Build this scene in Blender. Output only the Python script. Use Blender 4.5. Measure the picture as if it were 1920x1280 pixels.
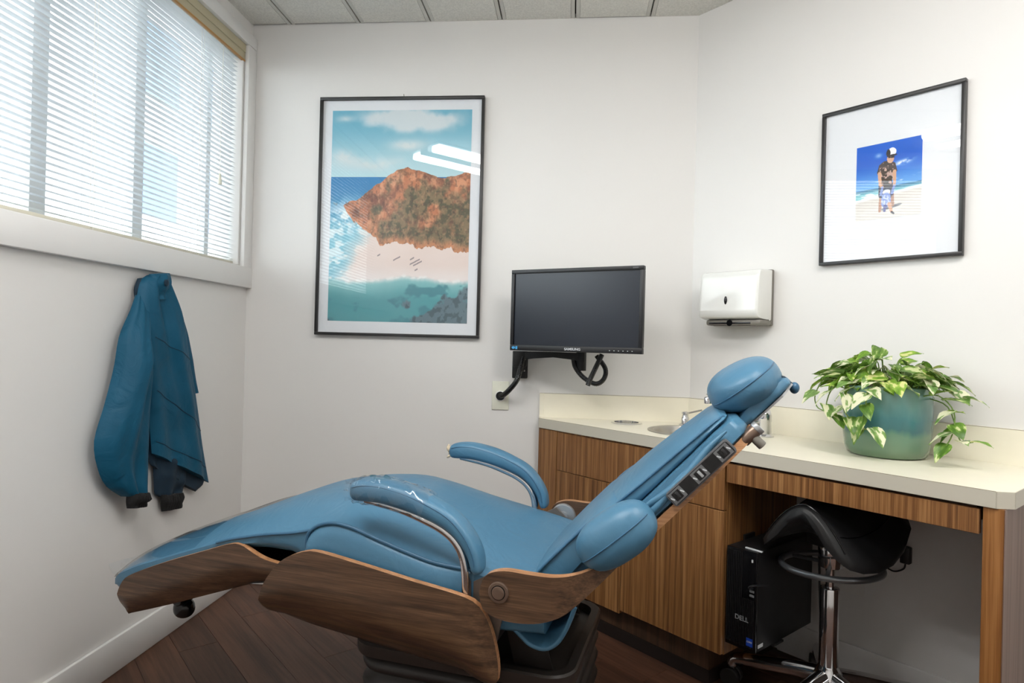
import bpy, bmesh, math, random
import numpy as np
from mathutils import Vector, Matrix, noise

random.seed(7)
for o in list(bpy.data.objects): bpy.data.objects.remove(o)
SC = bpy.context.scene
COL = SC.collection
PI = math.pi

# ------------------------------------------------------------------ camera
def make_camera():
    yaw, pitch, roll = 0.0949, 0.0024, 0.0254
    f = Vector((-math.sin(yaw)*math.cos(pitch), math.cos(yaw)*math.cos(pitch), math.sin(pitch)))
    r = Vector((math.cos(yaw), math.sin(yaw), 0)); u = r.cross(f)
    r2 = r*math.cos(roll)+u*math.sin(roll); u2 = -r*math.sin(roll)+u*math.cos(roll)
    cd = bpy.data.cameras.new('camera'); co = bpy.data.objects.new('camera', cd); COL.objects.link(co)
    m = Matrix((r2, u2, -f)).transposed().to_4x4(); m.translation = (1.4277, -2.6519, 1.0775)
    co.matrix_world = m
    cd.sensor_width = 36; cd.lens = 1186.34/1920*36; cd.clip_start = 0.05; cd.clip_end = 200
    SC.camera = co
make_camera()

# ------------------------------------------------------------------ daylight and exposure
w = bpy.data.worlds.new('sky'); SC.world = w; w.use_nodes = True
bg = w.node_tree.nodes['Background']
bg.inputs['Color'].default_value = (0.90, 0.95, 1.0, 1); bg.inputs['Strength'].default_value = 5.5
SC.view_settings.view_transform = 'Standard'; SC.view_settings.look = 'None'
SC.view_settings.gamma = 1; SC.view_settings.use_curve_mapping = False
SC.view_settings.exposure = 0.48
LAMP = 22.0          # emission of the fluorescent tubes

# ------------------------------------------------------------------ colour and materials
def S(r, g, b, a=1):
    def c(x):
        x /= 255.0
        return x/12.92 if x <= .04045 else ((x+.055)/1.055)**2.4
    return (c(r), c(g), c(b), a)

def newmat(name):
    m = bpy.data.materials.new(name); m.use_nodes = True
    nt = m.node_tree; b = nt.nodes['Principled BSDF']
    return m, nt, b
def mat(name, col, rough=.5, metal=0, spec=.5, coat=0, coat_rough=.05, bump=0, bscale=200, vary=0, vscale=3, emis=None):
    m, nt, b = newmat(name)
    b.inputs['Base Color'].default_value = col; b.inputs['Roughness'].default_value = rough
    b.inputs['Metallic'].default_value = metal; b.inputs['Specular IOR Level'].default_value = spec
    b.inputs['Coat Weight'].default_value = coat; b.inputs['Coat Roughness'].default_value = coat_rough
    N = nt.nodes; L = nt.links
    if bump or vary:
        tc = N.new('ShaderNodeTexCoord')
    if vary:
        n = N.new('ShaderNodeTexNoise'); n.inputs['Scale'].default_value = vscale; n.inputs['Detail'].default_value = 4
        L.new(tc.outputs['Object'], n.inputs['Vector'])
        r = N.new('ShaderNodeValToRGB'); r.color_ramp.elements[0].position = .3; r.color_ramp.elements[1].position = .7
        r.color_ramp.elements[0].color = tuple(c*(1-vary) for c in col[:3])+(1,)
        r.color_ramp.elements[1].color = tuple(min(1, c*(1+vary)) for c in col[:3])+(1,)
        L.new(n.outputs['Fac'], r.inputs['Fac']); L.new(r.outputs['Color'], b.inputs['Base Color'])
    if bump:
        n = N.new('ShaderNodeTexNoise'); n.inputs['Scale'].default_value = bscale; n.inputs['Detail'].default_value = 3
        L.new(tc.outputs['Object'], n.inputs['Vector'])
        bp = N.new('ShaderNodeBump'); bp.inputs['Strength'].default_value = bump; bp.inputs['Distance'].default_value = .002
        L.new(n.outputs['Fac'], bp.inputs['Height']); L.new(bp.outputs['Normal'], b.inputs['Normal'])
    return m
def wood(name, c0, c1, c2, scale, rough=.45, coat=0, per_object=0, spec=.5):
    """grain: noise squeezed across the grain; scale is per axis (small along the grain)"""
    m, nt, b = newmat(name); N = nt.nodes; L = nt.links
    tc = N.new('ShaderNodeTexCoord'); mp = N.new('ShaderNodeMapping'); mp.inputs['Scale'].default_value = scale
    oi = N.new('ShaderNodeObjectInfo')
    vm = N.new('ShaderNodeVectorMath'); vm.operation = 'MULTIPLY_ADD'
    cb = N.new('ShaderNodeCombineXYZ')
    for i in range(3):
        mm = N.new('ShaderNodeMath'); mm.operation = 'MULTIPLY'; mm.inputs[1].default_value = (37.0, 53.0, 71.0)[i]
        L.new(oi.outputs['Random'], mm.inputs[0]); L.new(mm.outputs[0], cb.inputs[i])
    ad = N.new('ShaderNodeVectorMath'); ad.operation = 'ADD'
    L.new(tc.outputs['Object'], mp.inputs['Vector']); L.new(mp.outputs['Vector'], ad.inputs[0]); L.new(cb.outputs[0], ad.inputs[1])
    n1 = N.new('ShaderNodeTexNoise'); n1.inputs['Scale'].default_value = 1; n1.inputs['Detail'].default_value = 5; n1.inputs['Roughness'].default_value = .6
    n2 = N.new('ShaderNodeTexNoise'); n2.inputs['Scale'].default_value = 5.3; n2.inputs['Detail'].default_value = 3
    L.new(ad.outputs[0], n1.inputs['Vector']); L.new(ad.outputs[0], n2.inputs['Vector'])
    mx = N.new('ShaderNodeMath'); mx.operation = 'MULTIPLY_ADD'; mx.inputs[1].default_value = .35
    sc = N.new('ShaderNodeMath'); sc.operation = 'MULTIPLY'; sc.inputs[1].default_value = .65
    L.new(n1.outputs['Fac'], sc.inputs[0]); L.new(n2.outputs['Fac'], mx.inputs[0]); L.new(sc.outputs[0], mx.inputs[2])
    src = mx.outputs[0]
    if per_object:
        sh = N.new('ShaderNodeMath'); sh.operation = 'MULTIPLY_ADD'; sh.inputs[1].default_value = per_object; sh.inputs[2].default_value = -per_object/2
        L.new(oi.outputs['Random'], sh.inputs[0])
        a2 = N.new('ShaderNodeMath'); a2.operation = 'ADD'; L.new(src, a2.inputs[0]); L.new(sh.outputs[0], a2.inputs[1]); src = a2.outputs[0]
    r = N.new('ShaderNodeValToRGB'); e = r.color_ramp.elements
    e[0].position = .36; e[0].color = c0; e[1].position = .64; e[1].color = c2
    k = e.new(.5); k.color = c1
    L.new(src, r.inputs['Fac']); L.new(r.outputs['Color'], b.inputs['Base Color'])
    b.inputs['Roughness'].default_value = rough; b.inputs['Coat Weight'].default_value = coat; b.inputs['Coat Roughness'].default_value = .25
    b.inputs['Specular IOR Level'].default_value = spec
    bp = N.new('ShaderNodeBump'); bp.inputs['Strength'].default_value = .12; bp.inputs['Distance'].default_value = .001
    L.new(n2.outputs['Fac'], bp.inputs['Height']); L.new(bp.outputs['Normal'], b.inputs['Normal'])
    return m
def clear(name, tint=(1, 1, 1, 1), rough=0.0, ior=1.45, extra=0.0):
    m = bpy.data.materials.new(name); m.use_nodes = True; nt = m.node_tree; N = nt.nodes; L = nt.links
    N.remove(N['Principled BSDF']); out = N['Material Output']
    t = N.new('ShaderNodeBsdfTransparent'); t.inputs['Color'].default_value = tint
    g = N.new('ShaderNodeBsdfGlossy'); g.inputs['Roughness'].default_value = rough
    lw_ = N.new('ShaderNodeLayerWeight'); p5 = N.new('ShaderNodeMath'); p5.operation = 'POWER'; p5.inputs[1].default_value = 5
    L.new(lw_.outputs['Facing'], p5.inputs[0]); f0 = ((ior-1)/(ior+1))**2
    a = N.new('ShaderNodeMath'); a.operation = 'MULTIPLY_ADD'; a.inputs[1].default_value = 1-f0; a.inputs[2].default_value = 1.2*f0+extra; a.use_clamp = True
    L.new(p5.outputs[0], a.inputs[0])
    mx = N.new('ShaderNodeMixShader'); L.new(a.outputs[0], mx.inputs[0]); L.new(t.outputs[0], mx.inputs[1]); L.new(g.outputs[0], mx.inputs[2])
    L.new(mx.outputs[0], out.inputs['Surface'])
    return m
def emission(name, col, strength):
    m = bpy.data.materials.new(name); m.use_nodes = True; nt = m.node_tree
    nt.nodes.remove(nt.nodes['Principled BSDF']); e = nt.nodes.new('ShaderNodeEmission')
    e.inputs['Color'].default_value = col; e.inputs['Strength'].default_value = strength
    nt.links.new(e.outputs[0], nt.nodes['Material Output'].inputs['Surface']); return m
def painted(name, rough=.5):
    m, nt, b = newmat(name); a = nt.nodes.new('ShaderNodeVertexColor'); a.layer_name = 'ink'
    nt.links.new(a.outputs['Color'], b.inputs['Base Color']); b.inputs['Roughness'].default_value = rough
    b.inputs['Specular IOR Level'].default_value = .2
    return m

M = {}
M['wall'] = mat('wall_paint', S(225, 223, 220), .45, spec=.35, bump=.05, bscale=350)
M['trim'] = mat('trim_paint', S(232, 231, 229), .35, bump=.02, bscale=60)
M['tile'] = mat('ceiling_tile', S(226, 224, 217), .95, spec=.1, bump=.9, bscale=140, vary=.10, vscale=160)
M['rail'] = mat('ceiling_rail', S(205, 203, 196), .5)
M['void'] = mat('ceiling_void', S(60, 58, 55), .9)
M['floor_wood'] = wood('floor_plank_wood', S(58, 38, 28), S(78, 52, 39), S(98, 66, 50), (1.3, 24, 24), rough=.45, per_object=.11, spec=.35)
M['subfloor'] = mat('subfloor', S(32, 22, 17), .8)
M['slat'] = None
M['chrome'] = mat('chrome', S(214, 214, 216), .10, metal=1)
M['steel'] = mat('brushed_steel', S(180, 176, 170), .32, metal=1)
M['alu'] = mat('window_aluminium', S(206, 208, 208), .45)
M['black'] = mat('black_plastic', S(22, 22, 24), .42, bump=.05, bscale=500)
M['black_matte'] = mat('black_metal', S(20, 19, 19), .6)
M['case'] = mat('computer_case_black', S(13, 13, 14), .5)
M['gloss_black'] = mat('gloss_black', S(14, 14, 16), .18)
def creased(m, scale, dist, fine):
    nt = m.node_tree; N = nt.nodes; L = nt.links; b = N['Principled BSDF']
    tc = N.new('ShaderNodeTexCoord'); a = N.new('ShaderNodeTexNoise'); a.inputs['Scale'].default_value = scale; a.inputs['Detail'].default_value = 3; a.inputs['Distortion'].default_value = 1.2
    c = N.new('ShaderNodeTexNoise'); c.inputs['Scale'].default_value = fine
    L.new(tc.outputs['Object'], a.inputs['Vector']); L.new(tc.outputs['Object'], c.inputs['Vector'])
    b1 = N.new('ShaderNodeBump'); b1.inputs['Distance'].default_value = dist; b1.inputs['Strength'].default_value = .5; L.new(a.outputs['Fac'], b1.inputs['Height'])
    b2 = N.new('ShaderNodeBump'); b2.inputs['Distance'].default_value = .001; b2.inputs['Strength'].default_value = .12; L.new(c.outputs['Fac'], b2.inputs['Height'])
    L.new(b1.outputs[0], b2.inputs['Normal']); L.new(b2.outputs[0], b.inputs['Normal']); return m
M['vinyl'] = creased(mat('blue_vinyl', S(72, 117, 145), .40, spec=.45, vary=.05, vscale=6), 11, .006, 420)
M['vinyl_dark'] = mat('blue_piping', S(52, 96, 126), .4)
M['ply'] = wood('walnut_plywood', S(53, 37, 26), S(80, 57, 40), S(106, 79, 56), (3.0, 70, 85), rough=.42, coat=.1)
M['ply_edge'] = wood('plywood_edge', S(138, 97, 64), S(168, 121, 82), S(188, 142, 104), (3, 60, 200), rough=.4)
M['lam_wood'] = wood('zebrano_laminate', S(88, 54, 26), S(130, 88, 49), S(166, 122, 76), (95, 95, 1.3), rough=.38)
M['lam_post'] = wood('post_laminate', S(104, 64, 26), S(140, 92, 46), S(168, 118, 68), (42, 42, .9), rough=.4)
M['lam_side'] = wood('side_laminate', S(96, 74, 64), S(116, 92, 80), S(132, 108, 96), (60, 60, .8), rough=.45)
M['kick'] = wood('kick_laminate', S(52, 34, 22), S(70, 48, 32), S(84, 60, 42), (40, 40, 1), rough=.5)
M['rubber_base'] = mat('rubber_base', S(30, 20, 16), .6)
M['cream'] = mat('cream_laminate', S(237, 231, 212), .34, spec=.45, vary=.01, vscale=30)
M['cream_edge_shaded'] = mat('cream_edge_shaded', S(194, 189, 174), .45)  # cream laminate darkened, the shade on the counter's front edge is in the colour
M['white_plastic'] = mat('white_plastic', S(229, 229, 225), .18, spec=.5, coat=.3)
M['grey_plastic'] = mat('grey_plastic', S(118, 114, 106), .45)
M['panel_grey'] = mat('panel_grey', S(84, 84, 86), .4)
M['switch_grey'] = mat('switch_grey', S(102, 103, 104), .45)
M['silver'] = mat('silver_plastic', S(168, 170, 172), .3, metal=.6)
M['plate'] = mat('wall_plate_plastic', S(224, 224, 208), .35)
M['frame_black'] = mat('frame_black', S(38, 37, 37), .38, bump=.04, bscale=300)
M['mat_board'] = mat('mat_board', S(225, 228, 232), .8)
M['print'] = painted('printed_paper', .45)
M['glass'] = clear('picture_glass', (1, 1, 1, 1), 0.0, 1.5)
M['window_glass'] = clear('window_glass', (.96, .98, .97, 1), 0.0, 1.45)
M['film'] = clear('clear_plastic_film', (.93, .955, .97, 1), .08, 1.5, .015)
M['screen'] = mat('screen_glass', S(12, 22, 36), .28, spec=.5)
M['cuff'] = mat('black_rib_knit', S(18, 17, 18), .9, bump=.6, bscale=300)
M['jacket'] = creased(mat('teal_fabric', S(4, 78, 106), .62, spec=.35, vary=.06, vscale=9), 13, .012, 300)
M['jacket_in'] = mat('navy_lining', S(10, 40, 58), .75)
M['bellows'] = mat('brown_black_rubber', S(31, 26, 24), .5, bump=.05, bscale=40)
M['tray'] = mat('dark_brown_metal', S(50, 44, 41), .4, metal=.2)
M['grey_metal'] = mat('grey_metal', S(120, 110, 102), .4, metal=.6)
M['bronze'] = mat('bronze_button', S(132, 112, 98), .3, metal=.7)
M['leather'] = mat('black_leather', S(26, 26, 27), .42, spec=.4, bump=.1, bscale=300)
M['grey_ring'] = mat('satin_grey_ring', S(120, 124, 128), .3, metal=.7)
M['tyre'] = mat('castor_tyre', S(30, 30, 30), .5)
M['castor_hub'] = mat('castor_grey', S(110, 110, 108), .4)
M['ivory'] = mat('blind_valance_vinyl', S(190, 180, 150), .45)
M['tan'] = mat('blind_wood_strip', S(190, 140, 76), .45)
M['cord'] = mat('blind_cord', S(226, 224, 214), .7)
M['rail_bottom'] = mat('blind_bottom_rail', S(206, 202, 186), .4)
M['soil'] = mat('moss_soil', S(72, 66, 34), .95, bump=1, bscale=90, vary=.4, vscale=60)
M['stem'] = mat('plant_stem', S(112, 142, 60), .5)
M['white_print'] = mat('white_print', S(205, 208, 210), .5)
M['grey_print'] = mat('grey_print', S(130, 132, 134), .5)
M['blue_print'] = mat('blue_print', S(70, 160, 215), .5)
M['badge_blue'] = mat('badge_blue', S(24, 66, 170), .4)
M['paper'] = mat('paper', S(226, 224, 220), .8)
M['foam'] = mat('torn_foam', S(205, 190, 165), .9, bump=1, bscale=80)
M['white_metal'] = mat('fixture_white', S(236, 236, 234), .4)
M['tube_light'] = emission('fluorescent_tube', (1.0, .99, .975, 1), LAMP)
M['facade'] = mat('facade_render', S(214, 216, 218), .9)
M['facade_glass'] = mat('facade_glass', S(84, 124, 184), .3)
M['ground'] = mat('pale_paving', S(128, 128, 126), .9, vary=.08, vscale=2)

def slat_material():
    m, nt, b = newmat('white_blind_slat'); N = nt.nodes; L = nt.links
    b.inputs['Base Color'].default_value = S(224, 226, 228); b.inputs['Roughness'].default_value = .4
    t = N.new('ShaderNodeBsdfTranslucent'); t.inputs['Color'].default_value = S(215, 220, 224)
    mx = N.new('ShaderNodeMixShader'); mx.inputs[0].default_value = .32
    L.new(b.outputs[0], mx.inputs[1]); L.new(t.outputs[0], mx.inputs[2]); L.new(mx.outputs[0], N['Material Output'].inputs['Surface'])
    return m
M['slat'] = slat_material()

def leaf_material(name, cs, edge, thr):
    m, nt, b = newmat(name); N = nt.nodes; L = nt.links
    tc = N.new('ShaderNodeTexCoord'); oi = N.new('ShaderNodeObjectInfo')
    cb = N.new('ShaderNodeCombineXYZ'); mm = N.new('ShaderNodeMath'); mm.operation = 'MULTIPLY'; mm.inputs[1].default_value = 60
    L.new(oi.outputs['Random'], mm.inputs[0]); L.new(mm.outputs[0], cb.inputs[0]); L.new(mm.outputs[0], cb.inputs[2])
    mp = N.new('ShaderNodeMapping'); mp.inputs['Scale'].default_value = (1.6, 4.2, 2.2)
    L.new(tc.outputs['Object'], mp.inputs['Vector'])
    ad = N.new('ShaderNodeVectorMath'); ad.operation = 'ADD'; L.new(mp.outputs[0], ad.inputs[0]); L.new(cb.outputs[0], ad.inputs[1])
    n = N.new('ShaderNodeTexNoise'); n.inputs['Scale'].default_value = 1; n.inputs['Detail'].default_value = 2.5
    L.new(ad.outputs[0], n.inputs['Vector'])
    r = N.new('ShaderNodeValToRGB'); e = r.color_ramp.elements
    e[0].position = thr-.16; e[0].color = cs[0]; e[1].position = thr+.05; e[1].color = edge
    k = e.new(thr); k.color = cs[1]
    L.new(n.outputs['Fac'], r.inputs['Fac'])
    L.new(r.outputs['Color'], b.inputs['Base Color']); b.inputs['Roughness'].default_value = .38
    t = N.new('ShaderNodeBsdfTranslucent'); L.new(r.outputs['Color'], t.inputs['Color'])
    mx = N.new('ShaderNodeMixShader'); mx.inputs[0].default_value = .22
    L.new(b.outputs[0], mx.inputs[1]); L.new(t.outputs[0], mx.inputs[2]); L.new(mx.outputs[0], N['Material Output'].inputs['Surface'])
    return m
LEAF = [leaf_material('leaf_green', (S(74, 112, 34), S(116, 152, 62)), S(206, 212, 156), .56),
        leaf_material('leaf_variegated', (S(92, 132, 62), S(140, 172, 98)), S(236, 234, 202), .47),
        leaf_material('leaf_lime', (S(104, 146, 44), S(150, 184, 72)), S(222, 222, 150), .56)]

def glaze_material():
    m, nt, b = newmat('teal_glaze'); N = nt.nodes; L = nt.links
    tc = N.new('ShaderNodeTexCoord'); sx = N.new('ShaderNodeSeparateXYZ'); L.new(tc.outputs['Object'], sx.inputs[0])
    mp = N.new('ShaderNodeMapping'); mp.inputs['Scale'].default_value = (22, 22, 7); L.new(tc.outputs['Object'], mp.inputs[0])
    n = N.new('ShaderNodeTexNoise'); n.inputs['Scale'].default_value = 1; n.inputs['Detail'].default_value = 4; L.new(mp.outputs[0], n.inputs['Vector'])
    a = N.new('ShaderNodeMath'); a.operation = 'MULTIPLY_ADD'; a.inputs[1].default_value = .06; L.new(n.outputs['Fac'], a.inputs[0]); L.new(sx.outputs['Z'], a.inputs[2])
    dv = N.new('ShaderNodeMath'); dv.operation = 'MULTIPLY'; dv.inputs[1].default_value = 4.2; L.new(a.outputs[0], dv.inputs[0])
    r = N.new('ShaderNodeValToRGB'); e = r.color_ramp.elements
    e[0].position = .15; e[0].color = S(106, 132, 104); e[1].position = .95; e[1].color = S(120, 158, 150)
    for p, c in ((.42, S(92, 128, 106)), (.50, S(62, 106, 106)), (.62, S(66, 116, 120)), (.78, S(98, 144, 140))):
        k = e.new(p); k.color = c
    L.new(dv.outputs[0], r.inputs['Fac']); L.new(r.outputs['Color'], b.inputs['Base Color'])
    b.inputs['Roughness'].default_value = .16; b.inputs['Coat Weight'].default_value = .4
    return m
M['glaze'] = glaze_material()

# ------------------------------------------------------------------ mesh building
def catmull(pts, n=6):
    p = [Vector(q) for q in pts]; out = []
    for i in range(len(p)-1):
        a = p[i-1] if i else p[0]*2-p[1]; b = p[i]; c = p[i+1]; d = p[i+2] if i+2 < len(p) else p[i+1]*2-p[i]
        for k in range(n):
            t = k/n
            out.append(.5*((2*b)+(c-a)*t+(2*a-5*b+4*c-d)*t*t+(3*b-a-3*c+d)*t**3))
    out.append(p[-1]); return out
def resample(pts, n):
    p = [Vector(q) for q in pts]; d = [0]
    for i in range(1, len(p)): d.append(d[-1]+(p[i]-p[i-1]).length)
    out = []; j = 0
    for k in range(n):
        s = d[-1]*k/(n-1)
        while j < len(p)-2 and d[j+1] < s: j += 1
        t = (s-d[j])/max(1e-9, d[j+1]-d[j]); out.append(p[j].lerp(p[j+1], min(1, max(0, t))))
    return out

class MB:
    def __init__(s): s.v = []; s.f = []; s.m = []
    def add(s, vs, fs, mi=0):
        o = len(s.v); s.v += [tuple(x) for x in vs]
        for q in fs: s.f.append([o+i for i in q]); s.m.append(mi)
        return s
    def bm(s, b, mi=0, mtx=None):
        b.verts.index_update()
        return s.add([(mtx @ x.co) if mtx else x.co[:] for x in b.verts], [[x.index for x in q.verts] for q in b.faces], mi)
    def box(s, x0, x1, y0, y1, z0, z1, mi=0, bev=0, seg=2, mtx=None):
        b = bmesh.new(); bmesh.ops.create_cube(b, size=1)
        for x in b.verts:
            x.co = Vector(((x0+x1)/2+x.co.x*(x1-x0), (y0+y1)/2+x.co.y*(y1-y0), (z0+z1)/2+x.co.z*(z1-z0)))
        if bev: bmesh.ops.bevel(b, geom=list(b.edges), offset=bev, segments=seg, profile=.5, affect='EDGES', clamp_overlap=True)
        s.bm(b, mi, mtx); b.free(); return s
    def prism(s, poly, z0, z1, mi=0, bev=0, seg=2, mtx=None, side=None):
        """poly: list of (x, y), extruded from z0 to z1"""
        b = bmesh.new(); lo = [b.verts.new((x, y, z0)) for x, y in poly]; hi = [b.verts.new((x, y, z1)) for x, y in poly]
        n = len(poly); b.faces.new(lo[::-1]); b.faces.new(hi)
        for i in range(n): b.faces.new((lo[i], lo[(i+1) % n], hi[(i+1) % n], hi[i]))
        bmesh.ops.recalc_face_normals(b, faces=b.faces)
        if bev:
            ed = [e for e in b.edges if abs(e.verts[0].co.z-e.verts[1].co.z) < 1e-6]
            bmesh.ops.bevel(b, geom=ed, offset=bev, segments=seg, profile=.5, affect='EDGES', clamp_overlap=True)
        s.bm(b, mi, mtx); b.free(); return s
    def loft(s, rings, mi=0, cap=True, closed=True):
        n = len(rings[0]); vs = [p for r in rings for p in r]; fs = []
        for i in range(len(rings)-1):
            for j in range(n if closed else n-1):
                k = (j+1) % n; fs.append((i*n+j, i*n+k, (i+1)*n+k, (i+1)*n+j))
        if cap and closed: fs.append(tuple(range(n))[::-1]); fs.append(tuple((len(rings)-1)*n+j for j in range(n)))
        return s.add(vs, fs, mi)
    def tube(s, path, r, n=10, mi=0, cap=True, loop=False):
        p = [Vector(q) for q in path]; N = len(p); rr = r if hasattr(r, '__len__') else [r]*N
        up = Vector((0, 0, 1)); rings = []; prev = None
        for i in range(N):
            if loop: t = (p[(i+1) % N]-p[i-1]).normalized()
            else: t = (p[min(i+1, N-1)]-p[max(i-1, 0)]).normalized()
            if prev is None:
                a = up if abs(t.dot(up)) < .9 else Vector((1, 0, 0)); x = t.cross(a).normalized()
            else:
                x = (prev-t*prev.dot(t)).normalized()
            prev = x; y = t.cross(x)
            rings.append([p[i]+(x*math.cos(2*PI*k/n)+y*math.sin(2*PI*k/n))*rr[i] for k in range(n)])
        if loop: rings.append(rings[0]); return s.loft(rings, mi, cap=False)
        return s.loft(rings, mi, cap)
    def cyl(s, p, q, r, n=20, mi=0, r2=None, bev=0):
        p = Vector(p); q = Vector(q); r2 = r if r2 is None else r2
        if not bev: return s.tube([p, q], [r, r2], n, mi)
        d = (q-p).normalized()*bev
        return s.tube([p, p+d*.01, p+d*.3, p+d, q-d, q-d*.3, q-d*.01, q], [max(r-bev, 1e-4), r-bev*.9, r-bev*.3, r, r2, r2-bev*.3, r2-bev*.9, max(r2-bev, 1e-4)], n, mi)
    def lathe(s, prof, n=32, c=(0, 0, 0), mi=0, cap=True):
        rings = [[(c[0]+r*math.cos(2*PI*k/n), c[1]+r*math.sin(2*PI*k/n), c[2]+z) for k in range(n)] for r, z in prof]
        return s.loft(rings, mi, cap)
    def sell(s, mtx, ax, e1=1.0, e2=1.0, nu=24, nv=14, mi=0):
        """superellipsoid with half-axes ax placed by mtx"""
        def pw(c, e): return math.copysign(abs(c)**e, c)
        rings = []
        for i in range(nv+1):
            ph = -PI/2+PI*i/nv; ph = max(-PI/2+.02, min(PI/2-.02, ph)); ring = []
            for j in range(nu):
                th = 2*PI*j/nu
                ring.append(mtx @ Vector((ax[0]*pw(math.cos(ph), e1)*pw(math.cos(th), e2), ax[1]*pw(math.cos(ph), e1)*pw(math.sin(th), e2), ax[2]*pw(math.sin(ph), e1))))
            rings.append(ring)
        return s.loft(rings, mi)
    def build(s, name, mats, parent=None, smooth=40, loc=None, rz=None, recalc=True):
        me = bpy.data.meshes.new(name); me.from_pydata(s.v, [], s.f)
        if not isinstance(mats, (list, tuple)): mats = [mats]
        for x in mats: me.materials.append(x)
        me.polygons.foreach_set('material_index', s.m)
        if recalc:
            b = bmesh.new(); b.from_mesh(me); bmesh.ops.remove_doubles(b, verts=b.verts, dist=1e-6)
            bmesh.ops.recalc_face_normals(b, faces=b.faces); b.to_mesh(me); b.free()
        if smooth:
            me.shade_smooth(); me.set_sharp_from_angle(angle=math.radians(smooth))
        me.update()
        return link(name, me, parent, loc, rz)
def link(name, me, parent=None, loc=None, rz=None):
    o = bpy.data.objects.new(name, me); COL.objects.link(o)
    if parent is not None: o.parent = parent
    if loc is not None: o.location = loc
    if rz is not None: o.rotation_euler = (0, 0, rz)
    return o
def tag(o, label, cat, group=None):
    o['label'] = label; o['category'] = cat
    if group: o['group'] = group
    return o
def thing(name, label, cat, loc=(0, 0, 0), rz=0, group=None):
    return tag(link(name, None, None, loc, rz), label, cat, group)
def structure(o, label=None):
    o['kind'] = 'structure'
    if label: o['label'] = label
    return o
def text(name, body, size, material, parent, loc, rot, ext=.0004, align='CENTER', bold=0, xs=1):
    c = bpy.data.curves.new(name, 'FONT'); c.body = body; c.size = size; c.extrude = ext; c.align_x = align; c.align_y = 'CENTER'; c.offset = bold
    c.materials.append(material); f = bpy.data.objects.new('font', c); COL.objects.link(f)
    bpy.context.view_layer.update(); me = bpy.data.meshes.new_from_object(f.evaluated_get(bpy.context.evaluated_depsgraph_get()))
    bpy.data.objects.remove(f); o = link(name, me, parent)
    o.location = loc; o.rotation_euler = rot; o.scale = (xs, 1, 1); return o

s2 = math.sqrt(.5)
CR = Vector((1.9129, 0, 0)); DV = Vector((s2, -s2, 0)); NV = Vector((-s2, -s2, 0))
def RW(al, off, z): return CR+DV*al+NV*off+Vector((0, 0, z))     # along the angled wall, off it, up
RZ = -PI/4
CEIL = 2.44
ROOM = [(0, 0), (1.9129, 0), (1.9129+1.75*s2, -1.75*s2), (1.9129+1.75*s2, -4.0), (0, -4.0)]

# ------------------------------------------------------------------ room shell
def wall_box(name, p, q, t=.12, label=None):
    """a wall from p to q (inside face on the line), thickness outwards"""
    p = Vector(p).to_3d(); q = Vector(q).to_3d(); d = (q-p).normalized(); L = (q-p).length
    b = MB().box(0, L, 0, t, 0, CEIL+.1)
    o = b.build(name, M['wall'], smooth=0, loc=p, rz=math.atan2(d.y, d.x))
    return structure(o, label)
wall_box('wall_back', (0, 0), (1.9129, 0), label='off-white painted back wall')
wall_box('wall_right', (1.9129, 0), ROOM[2], label='white painted angled wall above the counter')
wall_box('wall_side', ROOM[2], ROOM[3]); wall_box('wall_rear', ROOM[3], ROOM[4])
# left wall with the window opening
WY0, WY1, WZ0, WZ1 = -2.05, -.066, 1.372, 2.325
lw = MB()
lw.box(-.14, 0, -4, .12, 0, WZ0); lw.box(-.14, 0, -4, .12, WZ1, CEIL+.1)
lw.box(-.14, 0, -4, WY0, WZ0, WZ1); lw.box(-.14, 0, WY1, .12, WZ0, WZ1)
structure(lw.build('wall_left', M['wall'], smooth=0), 'off-white painted wall under the window')

def clip(poly, room):
    """clip a polygon to the convex room outline (room runs clockwise)"""
    out = poly
    for i in range(len(room)):
        a = room[i]; b = room[(i+1) % len(room)]; ex, ey = b[0]-a[0], b[1]-a[1]
        side = lambda p: -(ex*(p[1]-a[1])-ey*(p[0]-a[0]))
        new = []
        for j in range(len(out)):
            p, q = out[j], out[(j+1) % len(out)]; sp, sq = side(p), side(q)
            if sp >= 0: new.append(p)
            if (sp > 0 > sq) or (sp < 0 < sq):
                t = sp/(sp-sq); new.append((p[0]+(q[0]-p[0])*t, p[1]+(q[1]-p[1])*t))
        out = new
        if len(out) < 3: return None
    return out
def area(p): return abs(sum(p[i][0]*p[(i+1) % len(p)][1]-p[(i+1) % len(p)][0]*p[i][1] for i in range(len(p))))/2

floor = structure(MB().prism(ROOM, -.06, -.004).build('floor', M['subfloor'], smooth=0), 'dark brown wood plank floor')
PW, PL = .125, 1.2
k = 0
for i in range(-2, 46):
    off = random.random()*PL
    for j in range(-6, 6):
        x0 = j*PL+off; y0 = i*PW-1.1
        q = [(x0+.0006, y0+.0006), (x0+PL-.0006, y0+.0006), (x0+PL-.0006, y0+PW-.0006), (x0+.0006, y0+PW-.0006)]
        # rotate by -45 deg about the corner CR, local y points behind the wall
        wq = [(CR.x+x*s2+(y-3.6)*s2, -x*s2+(y-3.6)*s2) for x, y in q]
        c = clip(wq, ROOM)
        if not c or area(c) < .004: continue
        cx = sum(p[0] for p in c)/len(c); cy = sum(p[1] for p in c)/len(c)
        loc = [((p[0]-cx)*s2-(p[1]-cy)*s2, (p[0]-cx)*s2+(p[1]-cy)*s2) for p in c]
        MB().prism(loc, -.004, 0).build('plank', M['floor_wood'], floor, smooth=0, loc=(cx, cy, 0), rz=RZ)

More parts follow.
